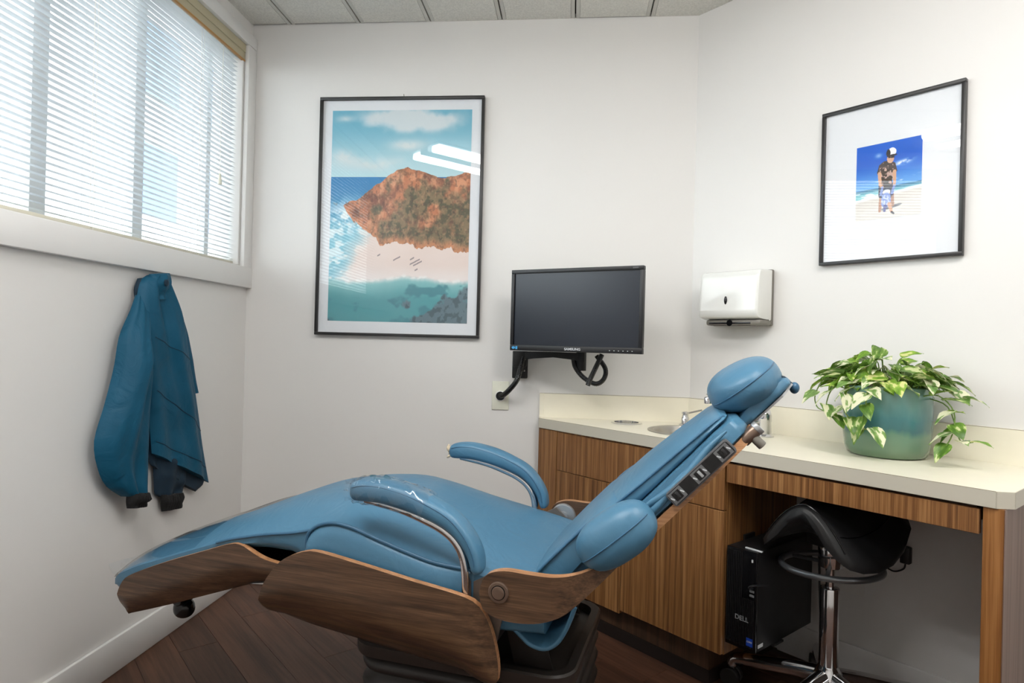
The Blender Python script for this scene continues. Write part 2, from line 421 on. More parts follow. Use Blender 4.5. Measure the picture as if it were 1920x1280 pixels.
ceil_ = structure(MB().prism(ROOM, CEIL+.02, CEIL+.08).build('ceiling', M['void'], smooth=0), 'white speckled acoustic tile ceiling')
xs = [.176+.3078*i for i in range(-1, 11)]
TW = .3078
for i in range(len(xs)):
    xa, xb = xs[i]+.019, xs[i]+TW-.019
    off = -.2 if i in (0, 1) else -.2-.305*((i*7) % 3+1)*.66
    y = .8+off
    while y > -4.2:
        q = [(xa, y-.607), (xb, y-.607), (xb, y-.003), (xa, y-.003)]; y -= .61
        c = clip(q, ROOM)
        if not c or area(c) < .002: continue
        MB().prism(c, CEIL, CEIL+.018).build('ceiling_tile', M['tile'], ceil_, smooth=0)
    for dx in (-.0105, .0105):
        q = [(xs[i]+dx-.0075, -4), (xs[i]+dx+.0075, -4), (xs[i]+dx+.0075, 0), (xs[i]+dx-.0075, 0)]
        c = clip(q, ROOM)
        if c: MB().prism(c, CEIL+.001, CEIL+.018).build('ceiling_rail', M['rail'], ceil_, smooth=0)

def board(name, x0, x1, y0, y1, z0, z1, bev=.004, mat_=None, loc=None, rz=None, label=None):
    return structure(MB().box(x0, x1, y0, y1, z0, z1, bev=bev).build(name, mat_ or M['trim'], smooth=40, loc=loc, rz=rz), label)
board('baseboard_left', .0005, .014, -3.99, -.001, .0005, .113, label='white baseboard under the window wall')
board('baseboard_back', .015, 1.27, -.014, -.0005, .0005, .113, label='white baseboard along the back wall')
board('baseboard_right', .40, 1.105, -.014, -.0005, .0005, .113, loc=CR, rz=RZ, label='white baseboard in the knee space under the counter')

# ------------------------------------------------------------------ window
win = structure(link('window_1', None), 'wide white cased window behind a horizontal blind')
def wpart(name, m, *a, bev=.002): return MB().box(*a, bev=bev).build(name, m, win)
wpart('apron_board', M['trim'], .0005, .024, -2.2, -.0008, 1.288, WZ0+.004, bev=.003)
wpart('head_board', M['trim'], .0005, .022, -2.2, -.0008, WZ1, 2.378, bev=.003)
wpart('side_board', M['trim'], .0005, .021, WY1, -.0008, WZ0+.004, WZ1, bev=.003)
wpart('sill', M['trim'], -.125, .0, WY0, WY1-.0005, WZ0+.0005, WZ0+.010)
wpart('jamb', M['trim'], -.125, -.0005, WY1-.012, WY1-.0005, WZ0+.011, WZ1-.001)
wpart('head_jamb', M['trim'], -.125, -.0005, WY0, WY1-.013, WZ1-.012, WZ1-.001)
for a, b_ in ((-1.03, -.975), (-.615, -.565), (-.19, -.16)):
    wpart('mullion', M['alu'], -.115, -.085, a, b_, WZ0+.011, WZ1-.013)
wpart('frame_rail', M['alu'], -.115, -.085, WY0, WY1-.013, WZ0+.011, WZ0+.034)
wpart('frame_rail', M['alu'], -.115, -.085, WY0, WY1-.013, WZ1-.04, WZ1-.013)
for a, b_ in ((WY0+.002, -1.031), (-.974, -.616), (-.564, -.191), (-.159, WY1-.014)):
    wpart('pane', M['window_glass'], -.102, -.098, a, b_, WZ0+.035, WZ1-.041, bev=0)

blind = thing('window_blind', 'white horizontal slat blind with beige valance filling the window', 'blind', (-.032, 0, 0))
YB0, YB1 = -1.9, -.082
sm = MB(); prof = []
for i in range(7):
    t = -1+2*i/6; prof.append((t*.0125, .0016*(1-t*t)))
ring = lambda y: [(x, y, z) for x, z in prof]+[(x, y, z-.0004) for x, z in prof[::-1]]
sm.loft([ring(YB0), ring(YB1)])
slat0 = sm.build('slat', M['slat'], blind, smooth=60)
z = 1.408; slat0.location.z = z; slat0.rotation_euler.y = math.radians(3)
n = 0
while z < 2.245:
    z += .0194; n += 1
    c = slat0.copy(); COL.objects.link(c); c.parent = blind; c.location.z = z
    c.rotation_euler.y = math.radians(3+random.uniform(-1.5, 1.5))
MB().box(-.013, .013, YB0, YB1, 1.3835, 1.396, bev=.003).build('bottom_rail', M['rail_bottom'], blind)
MB().box(-.02, .018, YB0, YB1+.002, 2.272, 2.31, bev=.002).build('head_rail', M['rail_bottom'], blind)
va = MB().box(.024, .033, -2.0, -.052, 2.262, 2.335, bev=.003); va.box(.0335, .0365, -2.0, -.052, 2.292, 2.332, bev=.001)
valance = va.build('valance', M['ivory'], blind)
MB().box(.0235, .0345, -2.0, -.0515, 2.254, 2.2615, bev=.001).build('wood_strip', M['tan'], valance)
for y in (-.89, -.348, -1.45):
    for x in (-.0135, .0145):
        MB().tube([(x, y, 1.39), (x, y, 2.27)], .0008, 6).build('ladder_cord', M['cord'], blind)
    MB().tube([(.016, y+.012, 1.385), (.016, y+.012, 2.27)], .0006, 6).build('lift_cord', M['cord'], blind)
    MB().cyl((0, y+.006, 1.377), (0, y+.006, 1.385), .007, 12).build('rail_button', M['cord'], blind)
pc = MB().tube([(.022, -.215, 1.73), (.022, -.217, 2.0), (.022, -.212, 2.26)], .0011, 6).build('pull_cord', M['cord'], blind)
MB().lathe([(.002, .045), (.004, .042), (.0085, .004), (.008, 0), (.001, 0)], 14, (.022, -.215, 1.69)).build('tassel', M['plate'], pc)

# outside the window
gnd = structure(MB().box(-40, -.2, -25, 45, -.35, -.25).build('ground', M['ground'], smooth=0), 'pale paving outside the window')
bld = thing('neighbouring_building', 'pale building with blue windows seen through the blind slats', 'building', (-9, 9, -.25))
MB().box(-3, 3, -2.6, 9, 0, 7).build('wall', M['facade'], bld, smooth=0)
for j in range(3):
    for i in range(5):
        wf = MB().box(3.0, 3.06, -1.9+i*2.1, -.5+i*2.1, 1.2+j*2.1, 2.6+j*2.1).build('window', M['facade'], bld, smooth=0)
        MB().box(3.061, 3.08, -1.82+i*2.1, -.58+i*2.1, 1.28+j*2.1, 2.52+j*2.1).build('pane', M['facade_glass'], wf, smooth=0)
MB().box(-3.1, 3.1, -2.7, 9.1, 7.0, 7.3).build('roof', M['facade'], bld, smooth=0)

# ------------------------------------------------------------------ ceiling lamps (out of frame, first one mirrored in the picture glass, second added for light)
def lamp(label, cx, cy, rz):
    t = thing('fluorescent_light', label, 'ceiling light', (cx, cy, CEIL), rz)
    b = MB().box(-.61, .61, -.18, .18, -.014, -.001, bev=.003); b.build('tray', M['white_metal'], t)
    b = MB().box(-.61, .61, -.05, .05, -.05, -.0145, bev=.006); b.build('ballast_cover', M['white_metal'], t)
    for s in (-1, 1):
        MB().box(-.6, .6, s*.125-.045, s*.125+.045, -.062, -.0145, bev=.012).build('tube', M['tube_light'], t)
    return t
lamp('long fluorescent ceiling light above the chair, mirrored in the landscape print', .36+.61*s2, -1.725-.61*s2, RZ)
lamp('unseen long fluorescent ceiling light added to brighten the angled wall', 2.2, -2.05, RZ)  # second fixture, added to light the right-hand side of the room

# ------------------------------------------------------------------ painted prints
_rng = np.random.RandomState(5); _T = _rng.rand(512, 512)
def vn(x, y):
    xi = np.floor(x).astype(int); yi = np.floor(y).astype(int); fx = x-xi; fy = y-yi
    fx = fx*fx*(3-2*fx); fy = fy*fy*(3-2*fy)
    g = lambda a, b: _T[a % 512, b % 512]
    return (g(xi, yi)*(1-fx)+g(xi+1, yi)*fx)*(1-fy)+(g(xi, yi+1)*(1-fx)+g(xi+1, yi+1)*fx)*fy
def fbm(x, y, o=5):
    a = .5; r = 0*x; t = 0
    for i in range(o): r = r+a*vn(x*2**i+17*i, y*2**i+31*i); t += a; a *= .5
    return r/t
def sst(a, b, x): t = np.clip((x-a)/(b-a), 0, 1); return t*t*(3-2*t)
def mixc(c, d, t): return c*(1-t[..., None])+np.array(d, float)*t[..., None]
def canvas(nx, ny):
    s, t = np.meshgrid((np.arange(nx)+.5)/nx, (np.arange(ny)+.5)/ny); return s, t, np.zeros((ny, nx, 3))
def print_mesh(name, img, w, h, parent, y):
    """a sheet w x h in the xz plane, centred, facing -y, coloured face by face"""
    ny, nx, _ = img.shape
    xs_ = np.linspace(-w/2, w/2, nx+1); zs_ = np.linspace(h/2, -h/2, ny+1)
    X, Z = np.meshgrid(xs_, zs_); v = np.stack([X, np.full_like(X, y), Z], -1).reshape(-1, 3)
    idx = np.arange((nx+1)*(ny+1)).reshape(ny+1, nx+1)
    f = np.stack([idx[1:, :-1], idx[1:, 1:], idx[:-1, 1:], idx[:-1, :-1]], -1).reshape(-1, 4)
    me = bpy.data.meshes.new(name); me.from_pydata(v.tolist(), [], f.tolist()); me.materials.append(M['print'])
    lin = np.clip(img, 0, 255)/255.0; lin = np.where(lin <= .04045, lin/12.92, ((lin+.055)/1.055)**2.4)
    fc = np.concatenate([lin.reshape(-1, 3), np.ones((nx*ny, 1))], 1); lc = np.repeat(fc, 4, axis=0)
    ca = me.color_attributes.new('ink', 'FLOAT_COLOR', 'CORNER'); ca.data.foreach_set('color', lc.astype(np.float32).ravel())
    me.update(); return link(name, me, parent)

def beach_print():
    s, t, c = canvas(340, 510)
    X = s*650; Y = t*992      # picture units
    sky = np.zeros_like(c); sky[:] = (92, 166, 192); sky = mixc(sky, (176, 212, 220), sst(.02, .32, t))
    cl = fbm(s*4+2, t*7, 5); big = np.exp(-(((s-.58)/.34)**2+((t-.045)/.055)**2))
    m = sst(.40, .62, cl*.75+big*.35); sky = mixc(sky, (206, 216, 220), m*sst(.02, .5, big))
    b2 = np.exp(-(((s-.10)/.14)**2+((t-.215)/.03)**2))+np.exp(-(((s-.55)/.12)**2+((t-.165)/.025)**2))+.8*np.exp(-(((s-.35)/.3)**2+((t-.255)/.03)**2))+.7*np.exp(-(((s-.09)/.06)**2+((t-.04)/.015)**2))
    sky = mixc(sky, (205, 216, 218), np.clip(b2*sst(.35, .6, cl)*1.2, 0, 1)); c = sky
    sea = np.zeros_like(c); sea[:] = (30, 112, 172); sea = mixc(sea, (112, 184, 204), sst(.33, .62, t+.06*(fbm(s*6, t*20)-.5)))
    sea = mixc(sea, (222, 234, 236), .85*sst(.50, .64, fbm(s*13+t*5, t*40, 5))*sst(.40, .55, t))
    sea = mixc(sea, (226, 236, 238), np.clip(1.3*np.exp(-(((s-.12)/.14)**2+((t-.52)/.07)**2))*sst(.35, .6, fbm(s*18, t*24, 4)), 0, 1))
    H = t > .315; c = np.where(H[..., None], sea, c)
    # beach
    bl = np.interp(Y, [540, 600, 660, 740, 820, 900, 1000], [220, 150, 110, 80, 70, 90, 100])
    sand = np.zeros_like(c); sand[:] = (232, 214, 206); sand = mixc(sand, (222, 196, 184), .7*fbm(s*5, t*16)); sand = mixc(sand, (240, 232, 230), sst(.72, .80, t)*.6)
    c = mixc(c, (0, 0, 0), np.zeros_like(s)); ms = sst(-60, 60, X-bl+70*(fbm(s*9, t*14)-.5))*sst(.5, .54, t)
    c = c*(1-ms[..., None])+sand*ms[..., None]
    # hill
    top = np.interp(X, [0, 60, 140, 240, 310, 360, 440, 500, 580, 650], [600, 446, 412, 332, 277, 267, 292, 312, 312, 284])+20*(fbm(s*22, s*0+3)-.5)
    bot = np.interp(X, [60, 90, 130, 220, 240, 360, 480, 540, 650], [452, 505, 545, 590, 627, 632, 642, 642, 672])+52*(fbm(s*24, s*0+9)-.5)
    hm = ((Y > top) & (Y < bot) & (X > 62)).astype(float)
    g = fbm(s*11, t*16, 6); hill = np.zeros_like(c); hill[:] = (186, 108, 70)
    hill = mixc(hill, (120, 66, 46), sst(.42, .66, g)); hill = mixc(hill, (220, 150, 108), .7*sst(.50, .68, fbm(s*24+5+t*6, t*22-s*10, 4)))
    veg = sst(.30, .62, fbm(s*12+3, t*15+1, 5)-.30+.42*np.clip((X-120)/500, 0, 1)*np.clip((Y-top)/110, 0, 1)+.12*np.clip((Y-top)/300, 0, 1))
    hill = mixc(hill, (104, 92, 64), .85*veg); hill = mixc(hill, (58, 58, 40), .75*veg*sst(.46, .6, fbm(s*34, t*44, 4)))
    hill = mixc(hill, (205, 124, 80), sst(-48, -8, Y-bot)*.8)
    hill = mixc(hill, (70, 44, 34), .42*sst(.52, .72, fbm(s*60, t*70, 3))); hill = mixc(hill, (214, 150, 108), .25*sst(.56, .74, fbm(s*90+9, t*110, 2)))
    c = c*(1-hm[..., None])+hill*hm[..., None]
    rocks = sst(.60, .66, fbm(s*26, t*34, 4))*np.exp(-(((s-.13)/.1)**2+((t-.48)/.06)**2)); c = mixc(c, (112, 80, 66), np.clip(rocks*1.4, 0, 1))
    # near water
    wl = .80+.02*(fbm(s*7, s*0+2)-.5)*2+.01*np.sin(s*9); wm = sst(-.012, .022, t-wl)
    wat = np.zeros_like(c); wat[:] = (122, 186, 188); wat = mixc(wat, (66, 144, 152), sst(.0, .10, t-wl)); wat = mixc(wat, (50, 116, 128), .8*sst(.5, .66, fbm(s*10, t*20, 5)))
    reef = sst(.5, .58, fbm(s*9+7, t*12, 5)*.55+.55*np.exp(-(((s-.98)/.34)**2+((t-.97)/.13)**2))+.12*sst(.93, 1, t))
    wat = mixc(wat, (84, 104, 114), reef*.95); wat = mixc(wat, (58, 78, 88), reef*sst(.5, .6, fbm(s*40, t*50, 3)))
    c = c*(1-wm[..., None])+wat*wm[..., None]
    fo = np.exp(-((t-wl+.004)/.008)**2)*sst(.4, .6, fbm(s*22, t*40, 3)); c = mixc(c, (240, 238, 234), .8*fo)
    for bx, by, ln in ((.49, .70, .05), (.62, .715, .07), (.64, .722, .06), (.36, .685, .02), (.60, .70, .03), (.63, .752, .02)):
        d = np.abs((Y/992-by)+.55*(s-bx)*650/992) ; mk = (d < .0035) & (np.abs(s-bx) < ln/2); c = mixc(c, (120, 104, 108), mk*.8)
    c = mixc(c, (214, 224, 228), np.full_like(s, .15))
    return c

def family_print():
    s, t, c = canvas(150, 190)
    c[:] = (24, 92, 196); c = mixc(c, (98, 164, 228), sst(.22, .62, t))
    c = mixc(c, (226, 234, 244), .8*sst(.56, .70, fbm(s*5, t*16+4, 5))*sst(.45, .52, t)*(t < .62))
    c = mixc(c, (225, 232, 242), np.clip(np.exp(-(((s-.72)/.13)**2+((t-.30+.12*(s-.72))/.03)**2))*1.2*sst(.3, .6, fbm(s*12, t*22)), 0, 1))
    c = mixc(c, (210, 224, 242), .6*np.exp(-(((s-.35)/.05)**2+((t-.16)/.03)**2)))
    hz = .595-.02*s; se = t > hz; c = np.where(se[..., None], mixc(np.zeros_like(c)+np.array((40, 110, 150.)), (120, 190, 196), sst(0, .08, t-hz)), c)
    c = mixc(c, (240, 244, 246), .9*sst(.5, .62, fbm(s*9, t*44, 3))*sst(.62, .64, t))
    sl = .735-.10*s; c = mixc(c, (236, 238, 236), sst(-.03, .0, t-sl)); c = mixc(c, (206, 200, 192), sst(.0, .03, t-sl)); c = mixc(c, (214, 210, 204), sst(.05, .2, t-sl))
    A = 150/190*1.0
    def ell(x, y, a, b, col, rot=0, o=1.0):
        nonlocal c
        dx = (s-x)*.79; dy = (t-y); ca, sa = math.cos(rot), math.sin(rot)
        u = dx*ca+dy*sa; v = -dx*sa+dy*ca; c = mixc(c, col, o*(((u/a)**2+(v/b)**2) < 1).astype(float))
    def cap(x0, y0, x1, y1, r0, r1, col):
        nonlocal c
        px, py = s*.79, t; ax, ay, bx, by = x0*.79, y0, x1*.79, y1
        h = np.clip(((px-ax)*(bx-ax)+(py-ay)*(by-ay))/((bx-ax)**2+(by-ay)**2), 0, 1)
        d = np.hypot(px-ax-h*(bx-ax), py-ay-h*(by-ay)); c = mixc(c, col, (d < r0+(r1-r0)*h).astype(float))
    skin = (206, 162, 134)
    ell(.56, .86, .13, .02, (120, 118, 124), -.2)                                # shadow on the sand
    cap(.41, .66, .385, .90, .028, .016, (176, 132, 108)); cap(.56, .66, .585, .84, .028, .016, (168, 126, 104))
    cap(.42, .56, .41, .69, .045, .04, (58, 56, 72)); cap(.52, .56, .54, .69, .045, .04, (58, 56, 72))
    cap(.47, .33, .48, .53, .085, .07, (64, 54, 50)); cap(.40, .31, .37, .39, .035, .03, (70, 58, 54)); cap(.57, .31, .60, .39, .035, .03, (70, 58, 54))
    fl = sst(.54, .60, fbm(s*26, t*30, 3))*((np.abs(s-.48) < .14) & (t > .26) & (t < .58)); c = mixc(c, (214, 180, 168), .85*fl*(np.hypot((s-.48)*.79/.1, (t-.42)/.17) < 1))
    cap(.37, .40, .385, .55, .022, .018, skin); cap(.385, .55, .42, .585, .018, .016, skin); cap(.60, .40, .605, .53, .022, .018, skin); cap(.605, .53, .60, .585, .018, .016, skin)
    ell(.535, .225, .042, .06, skin); ell(.555, .14, .052, .055, (238, 238, 238)); ell(.50, .15, .026, .05, (50, 48, 52)); ell(.57, .185, .05, .014, (48, 46, 50)); cap(.51, .205, .585, .212, .010, .010, (44, 40, 40))
    cap(.42, .585, .40, .68, .013, .018, (120, 140, 196)); cap(.60, .585, .57, .68, .013, .018, (120, 140, 196))
    ell(.485, .675, .042, .04, (200, 160, 136)); ell(.485, .655, .045, .03, (226, 226, 232))
    cap(.48, .72, .48, .80, .055, .06, (126, 146, 204)); fl = sst(.52, .58, fbm(s*50, t*60, 2)); c = mixc(c, (216, 222, 240), .7*fl*(np.hypot((s-.48)*.79/.06, (t-.76)/.07) < 1))
    cap(.47, .84, .46, .90, .022, .016, (92, 96, 150)); cap(.53, .82, .57, .93, .024, .015, skin); cap(.57, .93, .60, .95, .014, .012, (66, 60, 66))
    return c

def framed(name, label, w, h, pw, ph, pz, img, loc, rz, fw=.012, depth=.024, tilt=0):
    t = thing(name, label, 'picture', loc, rz)
    MB().box(-w/2+.002, w/2-.002, -.006, -.001, -h/2+.002, h/2-.002).build('backing', M['black_matte'], t, smooth=0)
    MB().box(-w/2+fw*.6, w/2-fw*.6, -.0105, -.0065, -h/2+fw*.6, h/2-fw*.6).build('mat_board', M['mat_board'], t, smooth=0)
    for nm, a in (('frame_rail', (-w/2, w/2, -depth, -.0015, h/2-fw, h/2)), ('frame_rail', (-w/2, w/2, -depth, -.0015, -h/2, -h/2+fw)),
                  ('frame_stile', (-w/2, -w/2+fw, -depth, -.0015, -h/2+fw, h/2-fw)), ('frame_stile', (w/2-fw, w/2, -depth, -.0015, -h/2+fw, h/2-fw))):
        MB().box(*a, bev=.0015).build(nm, M['frame_black'], t)
    p = print_mesh('print', img, pw, ph, t, -.0112); p.location.z = pz
    g = MB().add([(-w/2+fw, -.0150, -h/2+fw), (w/2-fw, -.0150, -h/2+fw), (w/2-fw, -.0150, h/2-fw), (-w/2+fw, -.0150, h/2-fw)], [(0, 1, 2, 3)])
    g.build('glass', M['glass'], t, smooth=0)
    return t
pic = framed('landscape_picture', 'tall black framed beach and red headland print on the back wall', .715, 1.021, .608, .905, .003, beach_print(), (.679, -.0005, 1.6035), 0)
MB().cyl((.008, -.004, .508), (.008, -.016, .522), .0018, 8).build('nail', M['steel'], pic)
framed('family_photo', 'smaller black framed photograph of adult and child on a beach', .417, .522, .192, .244, -.001, family_print(), RW(.729, .0005, 1.631), RZ, fw=.011, depth=.022)

# ------------------------------------------------------------------ monitor on its wall arm
mon = thing('monitor', 'black flat monitor with dark screen on a wall arm', 'monitor', (1.433, -.262, 1.207), math.radians(-23.4))
W_, H_ = .535, .316
def ringframe(b, w, h, bw, bt, bb, y0, y1, mi=0, bev=.002):
    b.box(-w/2, w/2, y0, y1, h/2-bt, h/2, mi, bev); b.box(-w/2, w/2, y0, y1, -h/2, -h/2+bb, mi, bev)
    b.box(-w/2, -w/2+bw, y0, y1, -h/2+bb, h/2-bt, mi, bev); b.box(w/2-bw, w/2, y0, y1, -h/2+bb, h/2-bt, mi, bev)
b = MB(); ringframe(b, W_, H_, .014, .015, .022, -.012, .012); b.build('bezel', M['black'], mon)
b = MB().box(-W_/2+.012, W_/2-.012, -.004, .022, -H_/2+.02, H_/2-.013); b.box(-.2, .2, .0225, .045, -.11, .11, bev=.012); b.build('housing', M['black'], mon)
MB().box(-W_/2+.0142, W_/2-.0142, -.0052, -.0042, -H_/2+.0222, H_/2-.0152).build('screen', M['screen'], mon, smooth=0)
text('maker_lettering', 'SAMSUNG', .0125, M['white_print'], mon, (0, -.0122, -H_/2+.0105), (PI/2, 0, 0), bold=.0003, xs=1.15)
for i in range(6): MB().box(.145+i*.017, .149+i*.017, -.0125, -.0118, -H_/2+.0085, -H_/2+.0105).build('button_mark', M['white_print'], mon, smooth=0)
b = MB(); b.lathe([(.0085, 0), (.0085, .0008)], 20, (0, 0, 0)); st = MB()
st.add([(-W_/2+.0165+.008*math.cos(k*PI/8), -.0124, -H_/2+.011+.0052*math.sin(k*PI/8)) for k in range(16)], [tuple(range(16))])
st.box(-W_/2+.026, -W_/2+.034, -.0126, -.0120, -H_/2+.005, -H_/2+.017); st.build('blue_sticker', M['blue_print'], mon, smooth=0)
text('model_lettering', 'S22E450', .006, M['grey_print'], mon, (W_/2-.03, -.0122, H_/2-.0075), (PI/2, 0, 0))

arm = thing('monitor_mount', 'black articulated wall arm holding the monitor', 'wall mount', (1.213, 0, .985))
MB().box(-.032, .032, -.022, -.0005, -.054, .06, bev=.004).build('wall_plate', M['black_matte'], arm)
for x, z in ((.017, -.022), (-.005, -.043)): MB().cyl((x, -.0215, z), (x, -.0235, z), .0045, 12).build('screw', M['chrome'], arm)
MB().box(-.026, .03, -.07, -.0225, -.005, .06, bev=.006).build('hinge_block', M['black_matte'], arm)
b = MB(); b.loft([[(x, -.045+ (x)*-.32-d, zc+h*k2) for d, k2 in ((-.018, -1), (.018, -1), (.018, 1), (-.018, 1))] for x, zc, h in ((-.01, .04, .02), (.06, .046, .014), (.14, .05, .011), (.22, .046, .014), (.262, .042, .018))])
b.build('link_bar', M['black_matte'], arm)
b = MB().cyl((.252, -.128, -.01), (.252, -.128, .07), .02, 20); b.cyl((.252, -.128, .06), (.252, -.14, .16), .015, 14); b.build('swivel_post', M['black_matte'], arm)
b = MB().box(-.05, .05, -.012, 0, -.05, .05, bev=.003); hp = b.build('head_plate', M['black_matte'], arm); hp.location = (.236, -.205, .222); hp.rotation_euler = (0, 0, math.radians(-23.4))
MB().cyl((.252, -.14, .16), (.238, -.21, .215), .016, 14).build('tilt_joint', M['black_matte'], arm)
def spiral_cable(name, pts, r, parent):
    p = catmull(pts, 12); L = len(p); p = resample(p, L*3); b = MB(); b.tube(p, [r*(1+.12*(1 if (i//2) % 2 else 0)) for i in range(len(p))], 10)
    return b.build(name, M['gloss_black'], parent, smooth=60)
cab = thing('cable_loom', 'black wrapped cables from the wall plate up to the monitor', 'cable', (1.133, -.002, .857))
spiral_cable('wrap', [(0, -.004, 0), (.012, -.03, .002), (.04, -.075, .025), (.075, -.095, .07), (.09, -.09, .125), (.1, -.085, .165)], .010, cab)
spiral_cable('wrap', [(.30, -.12, .17), (.31, -.135, .13), (.345, -.15, .09), (.39, -.165, .07), (.42, -.17, .09), (.425, -.165, .13), (.39, -.16, .18)], .009, cab)
spiral_cable('wrap', [(.41, -.19, .185), (.385, -.20, .13), (.365, -.205, .085), (.358, -.205, .065)], .009, cab)
wp = thing('wall_outlet_plate', 'ivory wall plate with round cable hole under the monitor', 'wall plate', (1.1325, 0, .8555))
MB().box(-.036, .036, -.006, -.0005, -.06, .06, bev=.003).build('plate', M['plate'], wp)
b = MB(); b.lathe([(.0225, 0), (.0225, .003), (.019, .0045), (.0185, .001)], 28, cap=False); g = b.build('grommet_ring', M['white_plastic'], wp); g.rotation_euler = (PI/2, 0, 0); g.location = (0, -.0055, -.002)
MB().cyl((0, -.0062, -.002), (0, -.0068, -.002), .0186, 24).build('hole', M['gloss_black'], wp)
for z in (-.045, .045): MB().cyl((0, -.0058, z), (0, -.0072, z), .003, 10).build('screw', M['plate'], wp)

# ------------------------------------------------------------------ paper towel dispenser
dp = thing('towel_dispenser', 'white folded paper towel dispenser with grey back on the angled wall', 'dispenser', RW(.2285, 0, 1.268), RZ)
MB().box(-.123, .1235, -.016, -.0005, -.104, .104, bev=.006).build('back_plate', M['grey_plastic'], dp)
b = MB(); rings = []
# side profile of the cover: y (out of the wall), z
cov = [(-.0165, -.10, .121), (-.0165, .103, .121)]
prof = [(-.0165, .102), (-.085, .098), (-.1, .088), (-.106, .06), (-.113, -.03), (-.115, -.052), (-.111, -.068), (-.10, -.078), (-.06, -.083), (-.0165, -.085)]
pr = [(p.x, p.y) for p in catmull([(a, c, 0) for a, c in prof], 4)]
for x, k in ((-.122, .90), (-.1205, .955), (-.116, .985), (-.108, 1), (.108, 1), (.116, .985), (.1205, .955), (.122, .90)):
    rings.append([(x, -.0165+(y+.0165)*k, z*(.5+.5*k)) for y, z in pr])
b.loft(rings); b.build('cover', M['white_plastic'], dp, smooth=35)
b = MB(); b.box(-.102, .1225, -.092, -.012, -.104, -.082, bev=.008); b.build('mouth_tray', M['grey_plastic'], dp)
b = MB().box(-.088, .085, -.0926, -.08, -.099, -.092, bev=.002); b.box(-.085, .08, -.085, -.05, -.1046, -.1036); b.cyl((0, -.0915, -.095), (0, -.0932, -.095), .012, 18); b.build('slot', M['gloss_black'], dp)
MB().sell(Matrix.Translation((-.006, -.1122, -.012)), (.0062, .004, .0155), 1, 1, 14, 10).build('viewing_window', M['gloss_black'], dp)
MB().cyl((.1225, -.03, -.082), (.1245, -.03, -.082), .004, 10).build('hinge_pin', M['white_plastic'], dp)

# ------------------------------------------------------------------ counter, cabinets
ZC = .7724; OFF = .4711
def rwp(al, off): p = RW(al, off, 0); return (p.x, p.y)
pl = [(1.2985, -.0008), (1.2985, -.0525)]
fl_end = 1.135
poly = [(1.2985, -.0008), (1.2985, -.0517), rwp(fl_end, OFF), rwp(fl_end+.028, OFF-.028), rwp(fl_end+.028, .0008), rwp(.0003, .0008)]
ctr = tag(MB().prism(poly, ZC-.0385, ZC-.0008).build('counter_top', M['cream_edge_shaded'], None, smooth=0), 'cream laminate counter top running from back wall along the angled wall', 'counter')
cutc = (1.86, -.30); 
# top sheet with the sink hole: ring of quads from the outline to the hole is built by bmesh
def sheet_with_holes(poly, holes, z, t):
    b = bmesh.new(); ov = [b.verts.new((x, y, z)) for x, y in poly]; ed = [b.edges.new((ov[i], ov[(i+1) % len(ov)])) for i in range(len(ov))]
    for (cx, cy, r) in holes:
        hv = [b.verts.new((cx+r*math.cos(2*PI*k/36), cy+r*math.sin(2*PI*k/36), z)) for k in range(36)]
        ed += [b.edges.new((hv[i], hv[(i+1) % 36])) for i in range(36)]
    bmesh.ops.triangle_fill(b, use_beauty=True, edges=ed)
    # drop triangles inside the holes
    dl = [f for f in b.faces if any((f.calc_center_median().xy-Vector((cx, cy))).length < r*.95 and all((v.co.xy-Vector((cx, cy))).length < r*1.001 for v in f.verts) for cx, cy, r in holes)]
    bmesh.ops.delete(b, geom=dl, context='FACES')
    r = bmesh.ops.extrude_face_region(b, geom=list(b.faces)); 
    for v in [g for g in r['geom'] if isinstance(g, bmesh.types.BMVert)]: v.co.z -= t
    bmesh.ops.recalc_face_normals(b, faces=b.faces); return b
bpy.data.objects.remove(ctr)
holes = [(1.86, -.30, .138), (1.649, -.115, .05)]
b = sheet_with_holes(poly, holes, ZC-.0008, .0377); mb = MB(); mb.bm(b); b.free()
ctr = tag(mb.build('counter_top', M['cream_edge_shaded'], None, smooth=0), 'cream laminate counter top running from back wall along the angled wall', 'counter')
b = sheet_with_holes(poly, holes, ZC, .0007); mb = MB(); mb.bm(b); b.free(); mb.build('top_laminate', M['cream'], ctr, smooth=0)
# front edge strips (laminate, each its own)
def strip(name, p, q, z0, z1, m, t=.0012):
    p = Vector((p[0], p[1], 0)); q = Vector((q[0], q[1], 0)); d = (q-p).normalized()
    return MB().box(0.0004, (q-p).length-.0004, -t, 0, z0, z1, bev=.0004, seg=1).build(name, m, ctr, smooth=0, loc=p, rz=math.atan2(d.y, d.x))
strip('edge_strip', poly[1], poly[2], ZC-.0385, ZC-.0004, M['cream_edge_shaded']); strip('edge_strip', poly[2], poly[3], ZC-.0385, ZC-.0004, M['cream_edge_shaded']); strip('edge_strip', poly[3], poly[4], ZC-.0385, ZC-.0004, M['cream_edge_shaded'])
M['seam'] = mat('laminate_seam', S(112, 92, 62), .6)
strip('edge_seam', poly[1], poly[2], ZC-.0006, ZC+.0002, M['seam'], .0016)
